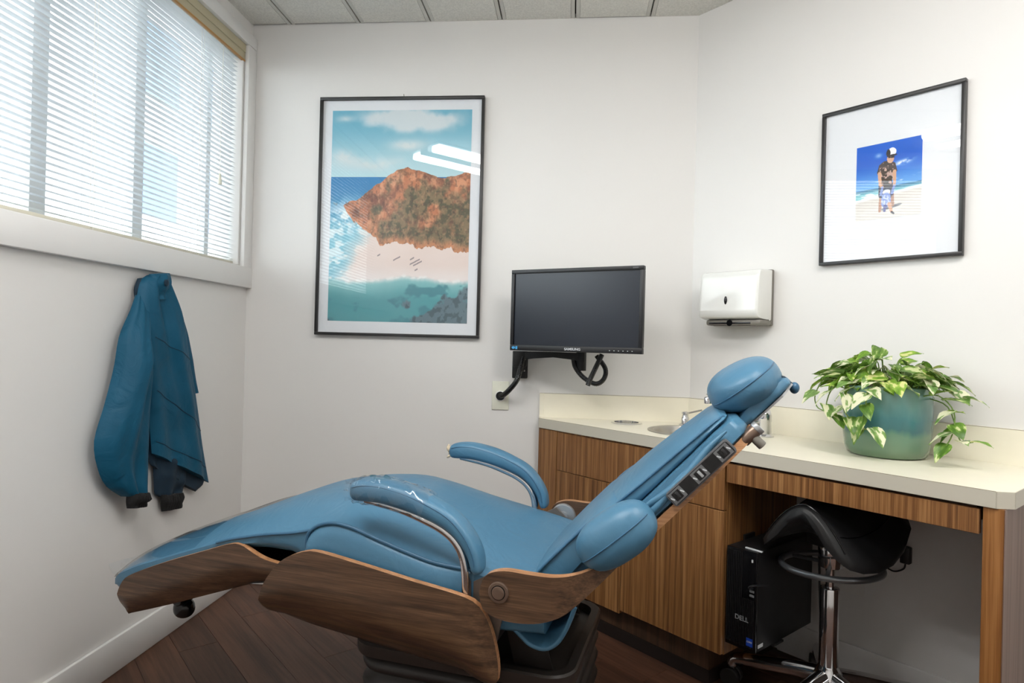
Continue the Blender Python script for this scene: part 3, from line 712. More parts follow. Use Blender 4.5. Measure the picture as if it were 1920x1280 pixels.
# backsplash
bs = structure(MB().prism([(1.2985, -.0008), (1.2985, -.019), (1.9129-.019*.4142, -.019), (1.9129, -.0008)], ZC+.0002, ZC+.1).build('trim_1', M['cream'], smooth=0), 'cream laminate backsplash along the back wall')
bs2 = structure(MB().prism([(1.9129, -.0008), (1.9129-.019*.4142, -.019), rwp(fl_end+.028, .019), rwp(fl_end+.028, .0008)], ZC+.0002, ZC+.1).build('trim_2', M['cream'], smooth=0), 'cream laminate backsplash along the angled wall')
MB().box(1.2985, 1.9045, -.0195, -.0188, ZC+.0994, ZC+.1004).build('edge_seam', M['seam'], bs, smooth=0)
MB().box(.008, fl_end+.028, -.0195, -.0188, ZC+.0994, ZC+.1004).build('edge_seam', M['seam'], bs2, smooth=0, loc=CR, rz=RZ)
MB().box(1.2985, 1.317, -.0205, -.0192, ZC+.001, ZC+.1, bev=.0004, seg=1).build('end_strip', M['cream'], bs, smooth=0)

def unit(name, label, loc=CR, rz=RZ): return thing(name, label, 'cabinet', loc, rz)
CF = OFF-.022         # cabinet carcass front plane (offset from wall); fronts are 18 mm proud of it
def cb(parent, name, a0, a1, o0, o1, z0, z1, m, bev=.0012): return MB().box(a0, a1, -o1, -o0, z0, z1, bev=bev, seg=1).build(name, m, parent, smooth=30)
cabn = unit('sink_cabinet', 'striped walnut laminate sink cabinet standing under the counter')
cp = [(1.3, -.004), (1.3, -.045), rwp(.4555, CF), rwp(.4555, .004), rwp(.01, .004)]
toloc = lambda p: (((p[0]-CR.x)*s2-p[1]*s2), ((p[0]-CR.x)*s2+p[1]*s2))
body = MB(); inner = [toloc(p) for p in cp]
n_ = len(inner); body.add([(x, y, .132) for x, y in inner]+[(x, y, ZC-.0405) for x, y in inner], [tuple(range(n_))[::-1]]+[(i, (i+1) % n_, n_+(i+1) % n_, n_+i) for i in range(n_)])
body.build('carcass', M['lam_wood'], cabn, smooth=0)
FO = CF+.018
cb(cabn, 'filler_panel', -.382, -.2925, CF+.0005, FO, .128, .731, M['lam_wood'])
d1 = cb(cabn, 'drawer_front', -.2895, .4545, CF+.0005, FO, .5785, .7265, M['lam_wood'])
d2 = cb(cabn, 'door', -.2895, .0485, CF+.0005, FO, .122, .5755, M['lam_wood'])
d3 = cb(cabn, 'door', .0515, .4545, CF+.0005, FO, .135, .5755, M['lam_wood'])
def kick(name, a1, o1, z0, z1, m):
    q = [toloc(p) for p in ((1.345, -.004), rwp(-.30, o1), rwp(a1, o1), rwp(a1, .018), rwp(.02, .018))]
    MB().prism(q, z0, z1).build(name, m, cabn, smooth=0)
kick('toe_kick', .385, CF-.03, .045, .1315, M['kick']); kick('base_strip', .388, CF-.026, .0008, .0445, M['rubber_base'])
dr = thing('knee_drawer', 'slim striped walnut drawer front under the counter above the stool', 'drawer', CR, RZ)
cb(dr, 'drawer_front', .4615, 1.1035, CF+.0005, FO, .668, .7255, M['lam_wood'])
cb(dr, 'drawer_box', .475, 1.095, .06, CF, .69, .7325, M['kick'])
ep = thing('end_panel', 'tall walnut laminate end panel carrying the right end of the counter', 'panel', CR, RZ)
cb(ep, 'post', 1.110, 1.1495, CF-.02, FO, .0008, .7335, M['lam_post']); cb(ep, 'side_panel', 1.1125, 1.1495, .016, CF-.0205, .0008, .7335, M['lam_side'])
cb(ep, 'side_skin', 1.1497, 1.1515, .016, FO, .0008, .7335, M['lam_side'])

# sink
sk = thing('sink', 'round stainless steel sink set into the cream counter', 'sink', (1.86, -.30, ZC))
b = MB().lathe([(.150, .0006), (.150, .003), (.143, .0045), (.132, .003), (.128, -.004), (.122, -.06), (.10, -.10), (.03, -.115), (.028, -.118), (.028, -.122), (.1, -.108), (.126, -.062), (.132, -.004)], 48, cap=False)
b.build('bowl', M['steel'], sk); MB().cyl((0, 0, -.1155), (0, 0, -.113), .026, 24).build('drain', M['chrome'], sk)
wr = thing('waste_chute', 'round chrome waste ring in the counter left of the sink', 'waste ring', (1.649, -.115, ZC))
MB().lathe([(.060, .0004), (.060, .003), (.055, .005), (.048, .0045), (.046, -.03), (.045, -.03), (.047, .002)], 40, cap=False).build('ring', M['chrome'], wr)
MB().lathe([(.0455, -.03), (.0455, -.029), (.02, -.028)], 24).build('flap', M['steel'], wr)
sd = thing('soap_pump', 'chrome soap pump with slanted spout behind the sink', 'soap pump', (1.876, -.118, ZC))
MB().lathe([(.024, .0004), (.024, .004), (.016, .008), (.015, .03), (.012, .034), (.012, .044), (.014, .046), (.014, .052), (.006, .054)], 24).build('body', M['chrome'], sd)
b = MB(); p = resample([(.01, 0, .048), (.062, -.006, .062)], 28); b.tube(p, [.003 if i % 2 else .0042 for i in range(28)], 8); b.build('spout', M['steel'], sd)
fc = thing('faucet', 'chrome gooseneck faucet half hidden behind the headrest', 'faucet', (2.105, -.354, ZC))
MB().lathe([(.034, .0004), (.034, .004), (.026, .010), (.024, .05), (.026, .055), (.026, .075), (.02, .092), (.008, .10), (.001, .101)], 28).build('body', M['chrome'], fc)
gx, gy = -.194, -.002
p = catmull([(0, 0, .06), (0, 0, .13), (-.02, 0, .19), (-.07, 0, .225), (-.125, 0, .215), (-.165, 0, .17), (gx, gy, .135)], 8)
sp = MB().tube(p, .0095, 14).build('spout', M['chrome'], fc)
MB().lathe([(.011, 0), (.0135, .001), (.0135, .02), (.011, .024)], 20, (gx, gy, .108)).build('aerator', M['chrome'], sp)
MB().tube([(-.02, -.005, .055), (-.04, -.01, .045), (-.058, -.014, .05)], [.007, .006, .007], 12).build('lever', M['chrome'], fc)

# ------------------------------------------------------------------ potted pothos
pot_w = RW(.79, .145, ZC)
plant = thing('potted_pothos', 'variegated green trailing plant in a teal glazed pot on the counter', 'potted plant', pot_w)
pot = MB().lathe([(.001, .0), (.092, .0), (.104, .006), (.112, .028), (.1165, .07), (.118, .12), (.1165, .17), (.1145, .195), (.1155, .203), (.112, .206), (.108, .2), (.109, .16), (.107, .158)], 48, cap=False).build('pot', M['glaze'], plant, smooth=50)
sb = MB(); rg = []
for i in range(9):
    r = .1085*i/8; rg.append([(r*math.cos(2*PI*k/32), r*math.sin(2*PI*k/32), .176+.012*noise.noise((r*40, k*.8, 1))+.01*(1-i/8)) for k in range(32)])
sb.loft(rg, cap=False); sb.build('soil', M['soil'], plant, smooth=60)
def leaf_mesh(w, fold, droop, ml):
    b = MB(); n = 9; vs = []; fs = []
    prof = [(0, .0), (.04, .62), (.13, .92), (.28, 1.0), (.45, .9), (.62, .68), (.78, .42), (.9, .2), (1, .015)]
    for (l, ww) in prof:
        for c in (-1, -.5, 0, .5, 1):
            x = l+(-.10*abs(c)*(1-l)**2 if l < .3 else 0); y = c*ww*w
            z = abs(c)*ww*w*fold-droop*l*l+.03*math.sin(l*9+c*2)*abs(c)
            vs.append((x, y, z))
    for i in range(len(prof)-1):
        for j in range(4): a = i*5+j; fs.append((a, a+1, a+6, a+5))
    b.add(vs, fs); o = b.build('leaf', LEAF[ml], None, smooth=80, recalc=False); me = o.data; bpy.data.objects.remove(o); return me
leaf_meshes = [leaf_mesh(.36, .30, .25, 0), leaf_mesh(.40, .18, .35, 1), leaf_mesh(.33, .4, .18, 2), leaf_mesh(.38, .25, .45, 1), leaf_mesh(.42, .12, .3, 0), leaf_mesh(.35, .28, .3, 2)]
# local axes of the view for placing sprays: right along the wall, front off the wall
PR = DV.copy(); PF = NV.copy()
rr = random.Random(11)
def put_leaf(base, direc, size, roll=0, mi=None):
    d = Vector(direc).normalized(); up = Vector((0, 0, 1)); y = up.cross(d)
    if y.length < .05: y = Vector((1, 0, 0))
    y.normalize(); z_ = d.cross(y); m = Matrix((d, y, z_)).transposed()
    m = m @ Matrix.Rotation(roll, 3, 'X')
    o = link('leaf', leaf_meshes[rr.randrange(6) if mi is None else mi], plant); o.matrix_local = Matrix.Translation(base) @ m.to_4x4() @ Matrix.Diagonal((size, size, size, 1))
def put_stem(pts, r=.0016): MB().tube(catmull(pts, 4), r, 5).build('stem', M['stem'], plant, smooth=60)
for i in range(150):
    a = rr.uniform(0, 2*PI); q = math.sqrt(rr.random()); r0 = .085*q
    b0 = Vector((r0*math.cos(a), r0*math.sin(a), .175))
    out = Vector((math.cos(a), math.sin(a), 0))
    ext = PR*out.dot(PR)*1.20+PF*out.dot(PF)*(.85 if out.dot(PF) > 0 else .62)
    h = .035+.115*(1-q*.55)*rr.uniform(.35, 1.1)
    tip = Vector((0, 0, .175+h-.03*q))+ext*(.03+.112*q*rr.uniform(.75, 1.1))
    mid = b0.lerp(tip, .55)+Vector((0, 0, .03))
    put_stem([b0, mid, tip])
    put_leaf(tip, ext*rr.uniform(.5, 1)+Vector((rr.uniform(-.5, .5), rr.uniform(-.5, .5), rr.uniform(-.55, .25))), rr.uniform(.040, .066), rr.uniform(-.6, .6))
def trail(pts, leaves, sz=.06):
    P = [PR*a+PF*f+Vector((0, 0, z)) for a, f, z in pts]; put_stem(P, .0018)
    C = resample(catmull(P, 6), 40)
    for t, da, df, dz, mi in leaves:
        put_leaf(C[int(t*39)], PR*da+PF*df+Vector((0, 0, dz)), sz*rr.uniform(.85, 1.15), rr.uniform(-.3, .3), mi)
trail([(-.03, .08, .18), (-.05, .14, .20), (-.06, .155, .14), (-.03, .15, .10), (.0, .148, .085), (.02, .15, .09)], [(.25, -.6, .6, -.3, 1), (.4, .5, .7, -.5, 3), (.55, -.8, .4, -.5, 1), (.7, .5, .6, -.6, 0), (.85, -.3, .6, -.8, 4), (1, .7, .5, -.5, 1)], .055)
trail([(-.01, .09, .18), (.0, .14, .20), (.0, .155, .15), (-.01, .15, .11)], [(.3, .6, .6, .0, 3), (.5, -.4, .8, -.4, 1), (.7, .5, .7, -.6, 0), (.95, -.1, .6, -.8, 0)], .055)
trail([(-.06, .07, .18), (-.1, .12, .20), (-.12, .13, .14), (-.09, .14, .115)], [(.3, -.8, .4, .1, 2), (.5, -.6, .6, -.4, 1), (.75, .5, .6, -.3, 1), (1, .7, .5, -.3, 4)], .055)
trail([(-.08, .02, .18), (-.15, .06, .22), (-.185, .06, .17), (-.18, .06, .13), (-.14, .09, .12)], [(.3, -.9, .2, .1, 5), (.45, -.7, .3, -.5, 2), (.6, -.4, .6, -.3, 1), (1, .8, .3, -.2, 2)], .05)
trail([(.09, .03, .18), (.15, .06, .19), (.19, .07, .15), (.19, .08, .09), (.175, .09, .05)], [(.25, .6, .3, .3, 2), (.4, .9, .2, .1, 0), (.55, -.6, .6, -.3, 1), (.7, .5, .6, -.4, 4), (.8, -.7, .4, -.2, 1), (.95, -.3, .6, -.6, 0)], .06)
trail([(.1, .0, .18), (.17, .05, .16), (.2, .06, .08), (.215, .07, .07), (.235, .07, .075)], [(.5, .7, .4, .2, 2), (.7, -.5, .5, -.4, 0), (.85, .3, .5, .2, 3), (1, .8, .2, .1, 5)], .052)
trail([(.08, -.02, .18), (.14, .0, .22), (.18, .02, .20), (.205, .03, .185)], [(.5, .7, .2, .3, 4), (.8, .6, .5, -.2, 1), (1, .9, .1, .1, 3)], .05)

# ------------------------------------------------------------------ jacket on the wall hook
jk = thing('jacket', 'teal jacket with black cuffs hanging on the wall below the window', 'jacket', (0, 0, 0))
_cam = Vector((1.4277, -2.6519, 1.0775))
o_rings = {}
def puff(name, left, right, x0, d, folds, m, n=28, nr=26, seed=0, back=.012, ramp=0):
    """cloth: rows run between two hanging edges given as (y, z); bulges d off the wall at x0"""
    L = resample(catmull([(0, a, c) for a, c in left], 6), n); R = resample(catmull([(0, a, c) for a, c in right], 6), n)
    rings = []
    for i in range(n):
        t = i/(n-1); ring = []
        for j in range(nr+1):
            s_ = j/nr; p = L[i].lerp(R[i], s_)
            e = (1-abs(2*s_-1)**2.6)**.5
            fo = sum(a*math.sin(2*PI*(fr*s_+ph+sk*t))*e for a, fr, ph, sk in folds)
            fo += .008*noise.noise((s_*3+seed, t*5, seed))*e
            ring.append((x0+(d*e*(.55+.45*math.sin(PI*min(1, t*1.1+.12)))+fo)*(min(1, (t+.02)/ramp)**.5 if ramp else 1), p.y, p.z))
        for j in range(nr, -1, -1):
            s_ = j/nr; p = L[i].lerp(R[i], s_); ring.append((x0-back*(1-abs(2*s_-1)**4), p.y, p.z))
        rings.append(ring)
    b = MB(); b.loft(rings); o = b.build(name, m, jk, smooth=60); o_rings[name] = rings; return o

FB = [(.009, 1.4, .05, .35), (.004, 3.3, .4, -.6)]
puff('torso', [(-.700, 1.268), (-.731, 1.247), (-.749, 1.172), (-.739, 1.069), (-.704, .948), (-.674, .805), (-.653, .677)],
     [(-.636, 1.282), (-.594, 1.228), (-.533, 1.138), (-.486, .996), (-.435, .876), (-.372, .69), (-.31, .504)], .034, .042, FB, M['jacket'], seed=1)
puff('lining', [(-.70, .96), (-.66, .80), (-.648, .66), (-.628, .628)], [(-.44, .86), (-.37, .68), (-.318, .52), (-.375, .484)], .020, .024, [(.006, 2, .3, 0)], M['jacket_in'], seed=2)
puff('back_panel', [(-.66, 1.25), (-.60, 1.1), (-.55, .95), (-.5, .85)], [(-.575, 1.275), (-.485, 1.13), (-.425, 1.0), (-.375, .86)], .016, .03, [(.006, 2, .1, .2)], M['jacket'], seed=3)
puff('sleeve', [(-.748, 1.20), (-.775, 1.15), (-.822, 1.069), (-.842, .971), (-.877, .861), (-.914, .758), (-.898, .676), (-.861, .614), (-.796, .567)],
     [(-.715, 1.20), (-.70, 1.13), (-.712, 1.053), (-.712, .915), (-.70, .775), (-.688, .669), (-.690, .616), (-.70, .573), (-.704, .548)], .035, .066, [(.007, 1.6, .35, .5), (.004, 3.1, .1, .9)], M['jacket'], seed=4, ramp=.35)
puff('sleeve', [(-.621, .72), (-.619, .66), (-.613, .597), (-.605, .532), (-.58, .513)], [(-.44, .66), (-.443, .59), (-.444, .533), (-.449, .501), (-.458, .487)], .014, .03, [(.004, 2, .2, .4)], M['jacket_in'], seed=5)
puff('cuff', [(-.790, .575), (-.792, .55), (-.787, .528)], [(-.703, .56), (-.702, .535), (-.704, .514)], .05, .04, [(.0015, 9, 0, 0)], M['cuff'], seed=6, n=8)
puff('cuff', [(-.580, .52), (-.577, .49), (-.571, .46)], [(-.456, .50), (-.454, .47), (-.456, .445)], .018, .024, [(.0015, 9, 0, 0)], M['cuff'], seed=7, n=8)
puff('collar', [(-.705, 1.272), (-.713, 1.23), (-.708, 1.185)], [(-.615, 1.286), (-.612, 1.245), (-.60, 1.205)], .045, .034, [(.003, 2, .3, 0)], M['jacket'], seed=8, n=10)
puff('collar_lining', [(-.725, 1.255), (-.742, 1.22), (-.735, 1.185)], [(-.69, 1.262), (-.70, 1.22), (-.70, 1.185)], .024, .016, [], M['jacket_in'], seed=9, n=8)
MB().sell(Matrix.Translation((.083, -.672, 1.248)), (.004, .011, .011), .8, 1, 16, 8).build('button', M['jacket_in'], jk)
for i0, i1, j0 in ((9, 11, 4), (17, 20, 2), (25, 25, 1)):     # stitched seams across the back
    rt = o_rings['torso']; pts = []
    for j in range(j0, 26):
        fi = i0+(i1-i0)*j/25; a_ = Vector(rt[int(fi)][j]).lerp(Vector(rt[min(27, int(fi)+1)][j]), fi-int(fi)); pts.append(a_+Vector((.0004, 0, 0)))
    MB().tube(pts, .0012, 5).build('seam', M['jacket_in'], jk, smooth=60)
hook = thing('wall_hook', 'small steel hook under the window that the teal jacket hangs on', 'hook', (0, -.62, 1.262))
MB().box(.0005, .005, -.012, .012, -.02, .02, bev=.002).build('plate', M['steel'], hook); MB().tube(catmull([(.004, 0, -.004), (.02, 0, -.012), (.03, 0, .0), (.03, 0, .014)], 4), .004, 8).build('prong', M['steel'], hook)

# ------------------------------------------------------------------ dental chair
TH = -.20254; U0 = 1.44; V0 = -.85523
ca, sa = math.cos(TH), math.sin(TH)
chair = thing('dental_chair', 'blue vinyl dental chair with walnut plywood shells, reclined, on a bellows pedestal', 'dental chair', (U0*ca-V0*sa, U0*sa+V0*ca, 0), TH)
def sm_(x, a, b): t = min(1, max(0, (x-a)/(b-a))); return t*t*(3-2*t)
def P3(u, v, z): return Vector((u-U0, v, z))
def mir(fn):                      # build for the near side (-1) and the far side (+1)
    for s in (-1, 1): fn(s)

# plywood side shells: lofted between a top and a bottom outline, rolled inwards at the bottom, lighter edge
def shell(name, top, bot, vfun, thick=.014, n=44, mrow=12, s=-1):
    T = resample(catmull([(a, c, 0) for a, c in top], 8), n); B = resample(catmull([(a, c, 0) for a, c in bot], 8), n)
    outer = []; inner = []
    for i in range(n):
        ro = []; ri = []
        for j in range(mrow+1):
            t = j/mrow; p = T[i].lerp(B[i], t); q = i/(n-1)
            v = vfun(p.x, p.y, t, q)
            ro.append(P3(p.x, s*v, p.y)); ri.append(P3(p.x, s*(v-thick), p.y))
        outer.append(ro); inner.append(ri)
    b = MB(); b.loft(outer, 0, closed=False); b.loft(inner, 0, closed=False)
    b.loft([[r[0] for r in outer], [r[0] for r in inner]], 1, closed=False); b.loft([[r[-1] for r in outer], [r[-1] for r in inner]], 1, closed=False)
    b.loft([outer[0], inner[0]], 1, closed=False); b.loft([outer[-1], inner[-1]], 1, closed=False)
    return b.build(name, [M['ply'], M['ply_edge']], chair, smooth=50)
leg_top = [(.580, .445), (.590, .469), (.617, .495), (.719, .538), (.831, .578), (.907, .604), (.938, .605), (.969, .592), (1.0, .581), (1.05, .574)]
leg_bot = [(.580, .445), (.577, .42), (.589, .390), (.592, .3885), (.70, .423), (.80, .458), (.92, .50), (1.05, .545)]
seat_top = [(1.018, .51), (1.030, .545), (1.059, .585), (1.087, .608), (1.132, .626), (1.171, .628), (1.279, .613), (1.383, .597), (1.482, .583), (1.52, .566), (1.54, .534), (1.553, .492), (1.561, .445), (1.560, .42)]
seat_bot = [(1.018, .51), (1.012, .483), (1.028, .460), (1.10, .444), (1.205, .432), (1.32, .419), (1.42, .409), (1.52, .402), (1.548, .404), (1.560, .42)]
def bend(q): return min(1, 9*q)*min(1, 6*(1-q))
mir(lambda s: shell('leg_shell', leg_top, leg_bot, lambda u, z, t, q: .262-.03*max(0, (t-.35)/.65)**2*bend(q), s=s))
mir(lambda s: shell('seat_shell', seat_top, seat_bot, lambda u, z, t, q: .301-.066*max(0, (t-.42)/.58)**2*bend(q)-.02*max(0, (u-1.46)/.1)**2, s=s))
ear_top = [(1.524, .592), (1.53, .618), (1.545, .634), (1.576, .642), (1.62, .641), (1.66, .641), (1.70, .645), (1.735, .655), (1.765, .672), (1.80, .702), (1.835, .742)]
ear_bot = [(1.524, .592), (1.534, .562), (1.57, .548), (1.61, .547), (1.65, .554), (1.69, .572), (1.727, .603), (1.77, .645), (1.812, .69), (1.848, .728)]
mir(lambda s: shell('back_bracket', ear_top, ear_bot, lambda u, z, t, q: .300-.085*sm_(u, 1.66, 1.85), thick=.019, s=s))

# pivot discs
def pivot(s):
    u, z, v = 1.564, .600, .300
    b = MB(); b.cyl(P3(u, s*(v-.001), z), P3(u, s*(v+.004), z), .0205, 32, bev=.0015); d = b.build('pivot_disc', M['bronze'], chair)
    MB().cyl(P3(u, s*(v+.003), z), P3(u, s*(v+.0045), z), .0142, 28).build('pivot_groove', M['gloss_black'], d)
    MB().cyl(P3(u, s*(v+.003), z), P3(u, s*(v+.0065), z), .0125, 28, bev=.001).build('pivot_button', M['bronze'], d)
    k = MB(); k.cyl(P3(u, s*(v-.013), z), P3(u, s*(v-.03), z), .034, 36, bev=.003); k.cyl(P3(u, s*(v-.03), z), P3(u, s*(v-.034), z), .014, 24, bev=.001)
    k.build('inner_hub', M['silver'], chair)
    h = MB().prism([(1.50-U0, .47), (1.545-U0, .46), (1.575-U0, .60), (1.545-U0, .625), (1.50-U0, .60)], -.004, .004, mtx=Matrix.Translation((0, s*.262, 0)) @ Matrix.Rotation(PI/2, 4, 'X'))
    h.build('hinge_plate', M['grey_metal'], chair)
mir(pivot)

# seat and leg cushion, lofted along the chair
ST = [(.520, .462, .452, .440, .205), (.530, .492, .462, .436, .225), (.552, .514, .480, .434, .236), (.62, .547, .512, .44, .244), (.70, .577, .540, .47, .246), (.76, .600, .562, .50, .248),
      (.89, .654, .608, .585, .25), (.99, .692, .632, .60, .256), (1.08, .709, .648, .60, .262), (1.13, .713, .662, .56, .266), (1.18, .712, .675, .50, .268), (1.26, .698, .662, .50, .268),
      (1.37, .668, .638, .50, .268), (1.48, .636, .618, .50, .266), (1.56, .610, .604, .50, .258), (1.64, .594, .588, .50, .245)]
def stat(u, grow=0):
    i = 0
    while i < len(ST)-2 and ST[i+1][0] < u: i += 1
    t = (u-ST[i][0])/(ST[i+1][0]-ST[i][0]); t = min(1, max(0, t)); return [ST[i][k]*(1-t)+ST[i+1][k]*t for k in range(5)]
def smooth_stat(u):
    acc = [0]*5
    for d in (-.02, -.01, 0, .01, .02):
        q = stat(min(1.64, max(.52, u+d))); acc = [x+y/5 for x, y in zip(acc, q)]
    acc[0] = u
    if u < .56: acc = stat(u)
    return acc
def ring_at(u, g=0, half=False):
    u_, zt, ze, zb, hw = smooth_stat(u); hw += g; zt += g; ze += g*.5
    pts = [P3(u, -hw+.02, zb), P3(u, -hw+.006, zb+.01), P3(u, -hw, (zb*.5+ze*.5)), P3(u, -hw, ze)]
    N_ = 18
    for k in range(1, N_):
        x = -1+2*k/N_; x = math.copysign(abs(x)**.75, x); z_ = ze+(zt-ze)*(1-abs(x)**3.2)
        pts.append(P3(u, x*hw, z_))
    pts += [P3(u, hw, ze), P3(u, hw, (zb*.5+ze*.5)), P3(u, hw-.006, zb+.01), P3(u, hw-.02, zb)]
    return pts
us = [.520, .525, .532, .542, .556, .575, .6]+[.62+.02*i for i in range(52)]
b = MB(); b.loft([ring_at(u) for u in us]); cushion = b.build('seat_cushion', M['vinyl'], chair, smooth=50)
def pipe(pts, r=.0035, parent=None, m='vinyl_dark', n=6): return MB().tube(catmull(pts, n), r, 8).build('piping', M[m], parent or chair, smooth=60)
mir(lambda s: pipe([P3(u, s*(smooth_stat(u)[4]+.001), smooth_stat(u)[2]+.001) for u in [.86+.03*i for i in range(10)]], .0035, cushion))
# puffed side pads of the seat
def side_pad(s):
    dz = 0 if s < 0 else -.014
    top = [(1.112, .60), (1.114, .640), (1.134, .668), (1.173, .681), (1.223, .677), (1.293, .657), (1.372, .636), (1.423, .626), (1.50, .622)]
    bot = [(1.112, .60), (1.12, .565), (1.15, .55), (1.22, .545), (1.3, .54), (1.4, .535), (1.46, .53), (1.50, .53)]
    T = resample(catmull([(a, c, 0) for a, c in top], 8), 36); B = resample(catmull([(a, c, 0) for a, c in bot], 8), 36); rows = []
    for p in T: p.y += dz
    for i in range(36):
        q = i/35; r = []
        for j in range(11):
            t = j/10; p = T[i].lerp(B[i], t); e = (1-abs(2*t-1)**3)**.5*min(1, (q*7)**.5)*min(1, ((1-q)*7)**.5)
            r.append(P3(p.x, s*(.264+.014*e), p.y))
        rows.append(r)
    b = MB(); b.loft(rows, closed=False); back = [[P3(x.x+U0, s*.255, x.z) for x in r] for r in rows]; b.loft(back, closed=False)
    b.loft([[r[0] for r in rows], [r[0] for r in back]], closed=False); b.loft([[r[-1] for r in rows], [r[-1] for r in back]], closed=False); b.loft([rows[-1], back[-1]], closed=False)
    o = b.build('side_pad', M['vinyl'], chair, smooth=50)
    pipe([P3(a, s*.2685, c+.001+dz) for a, c in [(1.122, .575)]+top[1:]], .004, o)
mir(side_pad)
# clear plastic sheet over the foot end
b = MB(); fr = [.505, .512, .522, .535, .556]+[.58+.02*i for i in range(12)]
def film_ring(u):
    base = ring_at(max(.522, u), .0045); k = 1 if u > .53 else .96
    return [Vector((P3(u, 0, 0).x, p.y*k, p.z+.002)) for p in base[3:-3]]
b.loft([film_ring(u) for u in fr], closed=False); b.build('foot_cover', M['film'], chair, smooth=60)
b = MB(); rw = []
for i in range(8):
    u = .51-.03*i/7; rw.append([P3(u+.004*math.sin(k*1.7), -.20+.40*k/16, .452+.03*(i/7)**1.5+.004*math.sin(k*1.3+i)) for k in range(17)])
b.loft(rw, closed=False); b.build('cover_flap', M['film'], chair, smooth=60)
# frames under the cushions
b = MB().box(1.04-U0, 1.54-U0, -.225, .225, .462, .5, bev=.01); b.build('seat_frame', M['black_matte'], chair)
b = MB(); b.loft([[P3(u, v, z+dz) for v, dz in ((-.235, 0), (.235, 0), (.235, .03), (-.235, .03))] for u, z in ((.63, .43), (.8, .488), (1.04, .525))]); b.build('leg_frame', M['black_matte'], chair)
# knob under the leg rest
b = MB().cyl(P3(.547, -.02, .33), P3(.552, -.02, .43), .017, 16); b.cyl(P3(.547, -.045, .342), P3(.547, .0, .342), .019, 16, bev=.004); b.build('foot_knob_stem', M['gloss_black'], chair)
MB().sell(Matrix.Translation(P3(.550, -.02, .312)), (.030, .026, .027), .9, 1, 22, 14).build('foot_knob', M['gloss_black'], chair)

# backrest: own frame, along the back (e), out of its face (nn)
E_ = Vector((.68, 0, .733)).normalized(); NN = Vector((-.733, 0, .68)).normalized(); B0 = P3(1.80, 0, .70)
def BK(a, v, n_): return B0+E_*a+Vector((0, v, 0))+NN*n_
BM = Matrix((E_, Vector((0, 1, 0)), NN)).transposed().to_4x4(); BM.translation = B0
def pad(name, stations, m='vinyl', seam=None, pw=3.0, parent=None):
    """stations: along, half width, n_back, n_edge, n_crown"""
    rings = []
    st = [Vector((a, h, 0)) for a, h, *_ in stations]
    fine = []
    for i in range(len(stations)-1):
        for k in range(5):
            t = k/5; fine.append([x*(1-t)+y*t for x, y in zip(stations[i], stations[i+1])])
    fine.append(list(stations[-1]))
    for a, hw, nb, ne, nc in fine:
        r = [BK(a, -hw+.012, nb), BK(a, -hw+.002, nb+.004), BK(a, -hw, (nb+ne)/2), BK(a, -hw+.002, ne)]
        for k in range(1, 16):
            x = -1+2*k/16; r.append(BK(a, x*(hw-.003), ne+(nc-ne)*(1-abs(x)**pw)))
        r += [BK(a, hw-.002, ne), BK(a, hw, (nb+ne)/2), BK(a, hw-.002, nb+.004), BK(a, hw-.012, nb)]
        rings.append(r)
    b = MB(); b.loft(rings); return b.build(name, M[m], parent or chair, smooth=55)
b = MB(); b.loft([[BK(a, v, n_) for v, n_ in ((-hw, -.006), (-hw, -.022), (hw, -.022), (hw, -.006))] for a, hw in ((-.07, .20), (0, .208), (.1, .205), (.2, .195), (.28, .175), (.306, .16), (.315, .13))], 0)
b.build('back_board', M['ply_edge'], chair, smooth=40)
pad('back_upholstery', [(-.155, .19, .012, .022, .028), (-.14, .222, .0, .03, .04), (.0, .205, -.005, .034, .04), (.15, .203, -.005, .034, .04), (.26, .19, -.005, .033, .04), (.300, .172, -.005, .028, .036), (.312, .15, .0, .02, .026)])
low = pad('lumbar_pad', [(-.222, .20, .02, .05, .06), (-.212, .225, .02, .068, .08), (-.19, .235, .025, .076, .088), (-.10, .232, .03, .078, .090), (-.03, .222, .03, .076, .090), (.02, .212, .03, .066, .084), (.05, .20, .032, .045, .06)])
pad('upper_back_pad', [(-.045, .165, .035, .06, .07), (-.03, .18, .035, .07, .084), (.02, .186, .036, .064, .086), (.10, .188, .036, .058, .083), (.20, .182, .036, .052, .073), (.27, .165, .036, .046, .064), (.290, .155, .036, .042, .058), (.299, .13, .037, .040, .046)])
mir(lambda s: pipe([BK(a, s*v, n_) for a, v, n_ in ((.294, .140, .043), (.27, .163, .049), (.20, .181, .0545), (.10, .187, .060), (.02, .185, .066), (-.03, .180, .072))], .0025, chair))
mir(lambda s: pipe([BK(a, s*v, n_) for a, v, n_ in ((-.21, .225, .067), (-.18, .235, .077), (-.10, .232, .079), (-.03, .222, .077), (.01, .214, .070))], .003, low))
# soft folds of the side fabric between pad and board
def fold_roll(s):
    for a0, n0, a1, n1, r in ((.28, .024, .06, .012, .009), (.25, .012, .02, .026, .008), (.20, .020, -.02, .008, .008)):
        c = [BK(a0+(a1-a0)*t, s*(.186+.017*math.sin(PI*(.15+.7*t))), n0+(n1-n0)*t+.003*math.sin(t*9)) for t in [i/8 for i in range(9)]]
        MB().tube(catmull(c, 3), [r*(.25+.75*math.sin(PI*i/24)) for i in range(25)], 10).build('fabric_fold', M['vinyl'], chair, smooth=60)
mir(fold_roll)
def seam_on(o, m, ax, e1, e2, s, zf, lim=.93):
    pts = []
    for k in range(19):
        q = -lim+2*lim*k/18; z_ = zf(q); c = max(0, (1-abs(z_)**(2/e1))**(e1/e2)-abs(q)**(2/e2))**(e2/2)
        pts.append(m @ Vector((ax[0]*q, s*(ax[1]*c+.0005), ax[2]*z_)))
    pipe(pts, .0014, o, n=3)
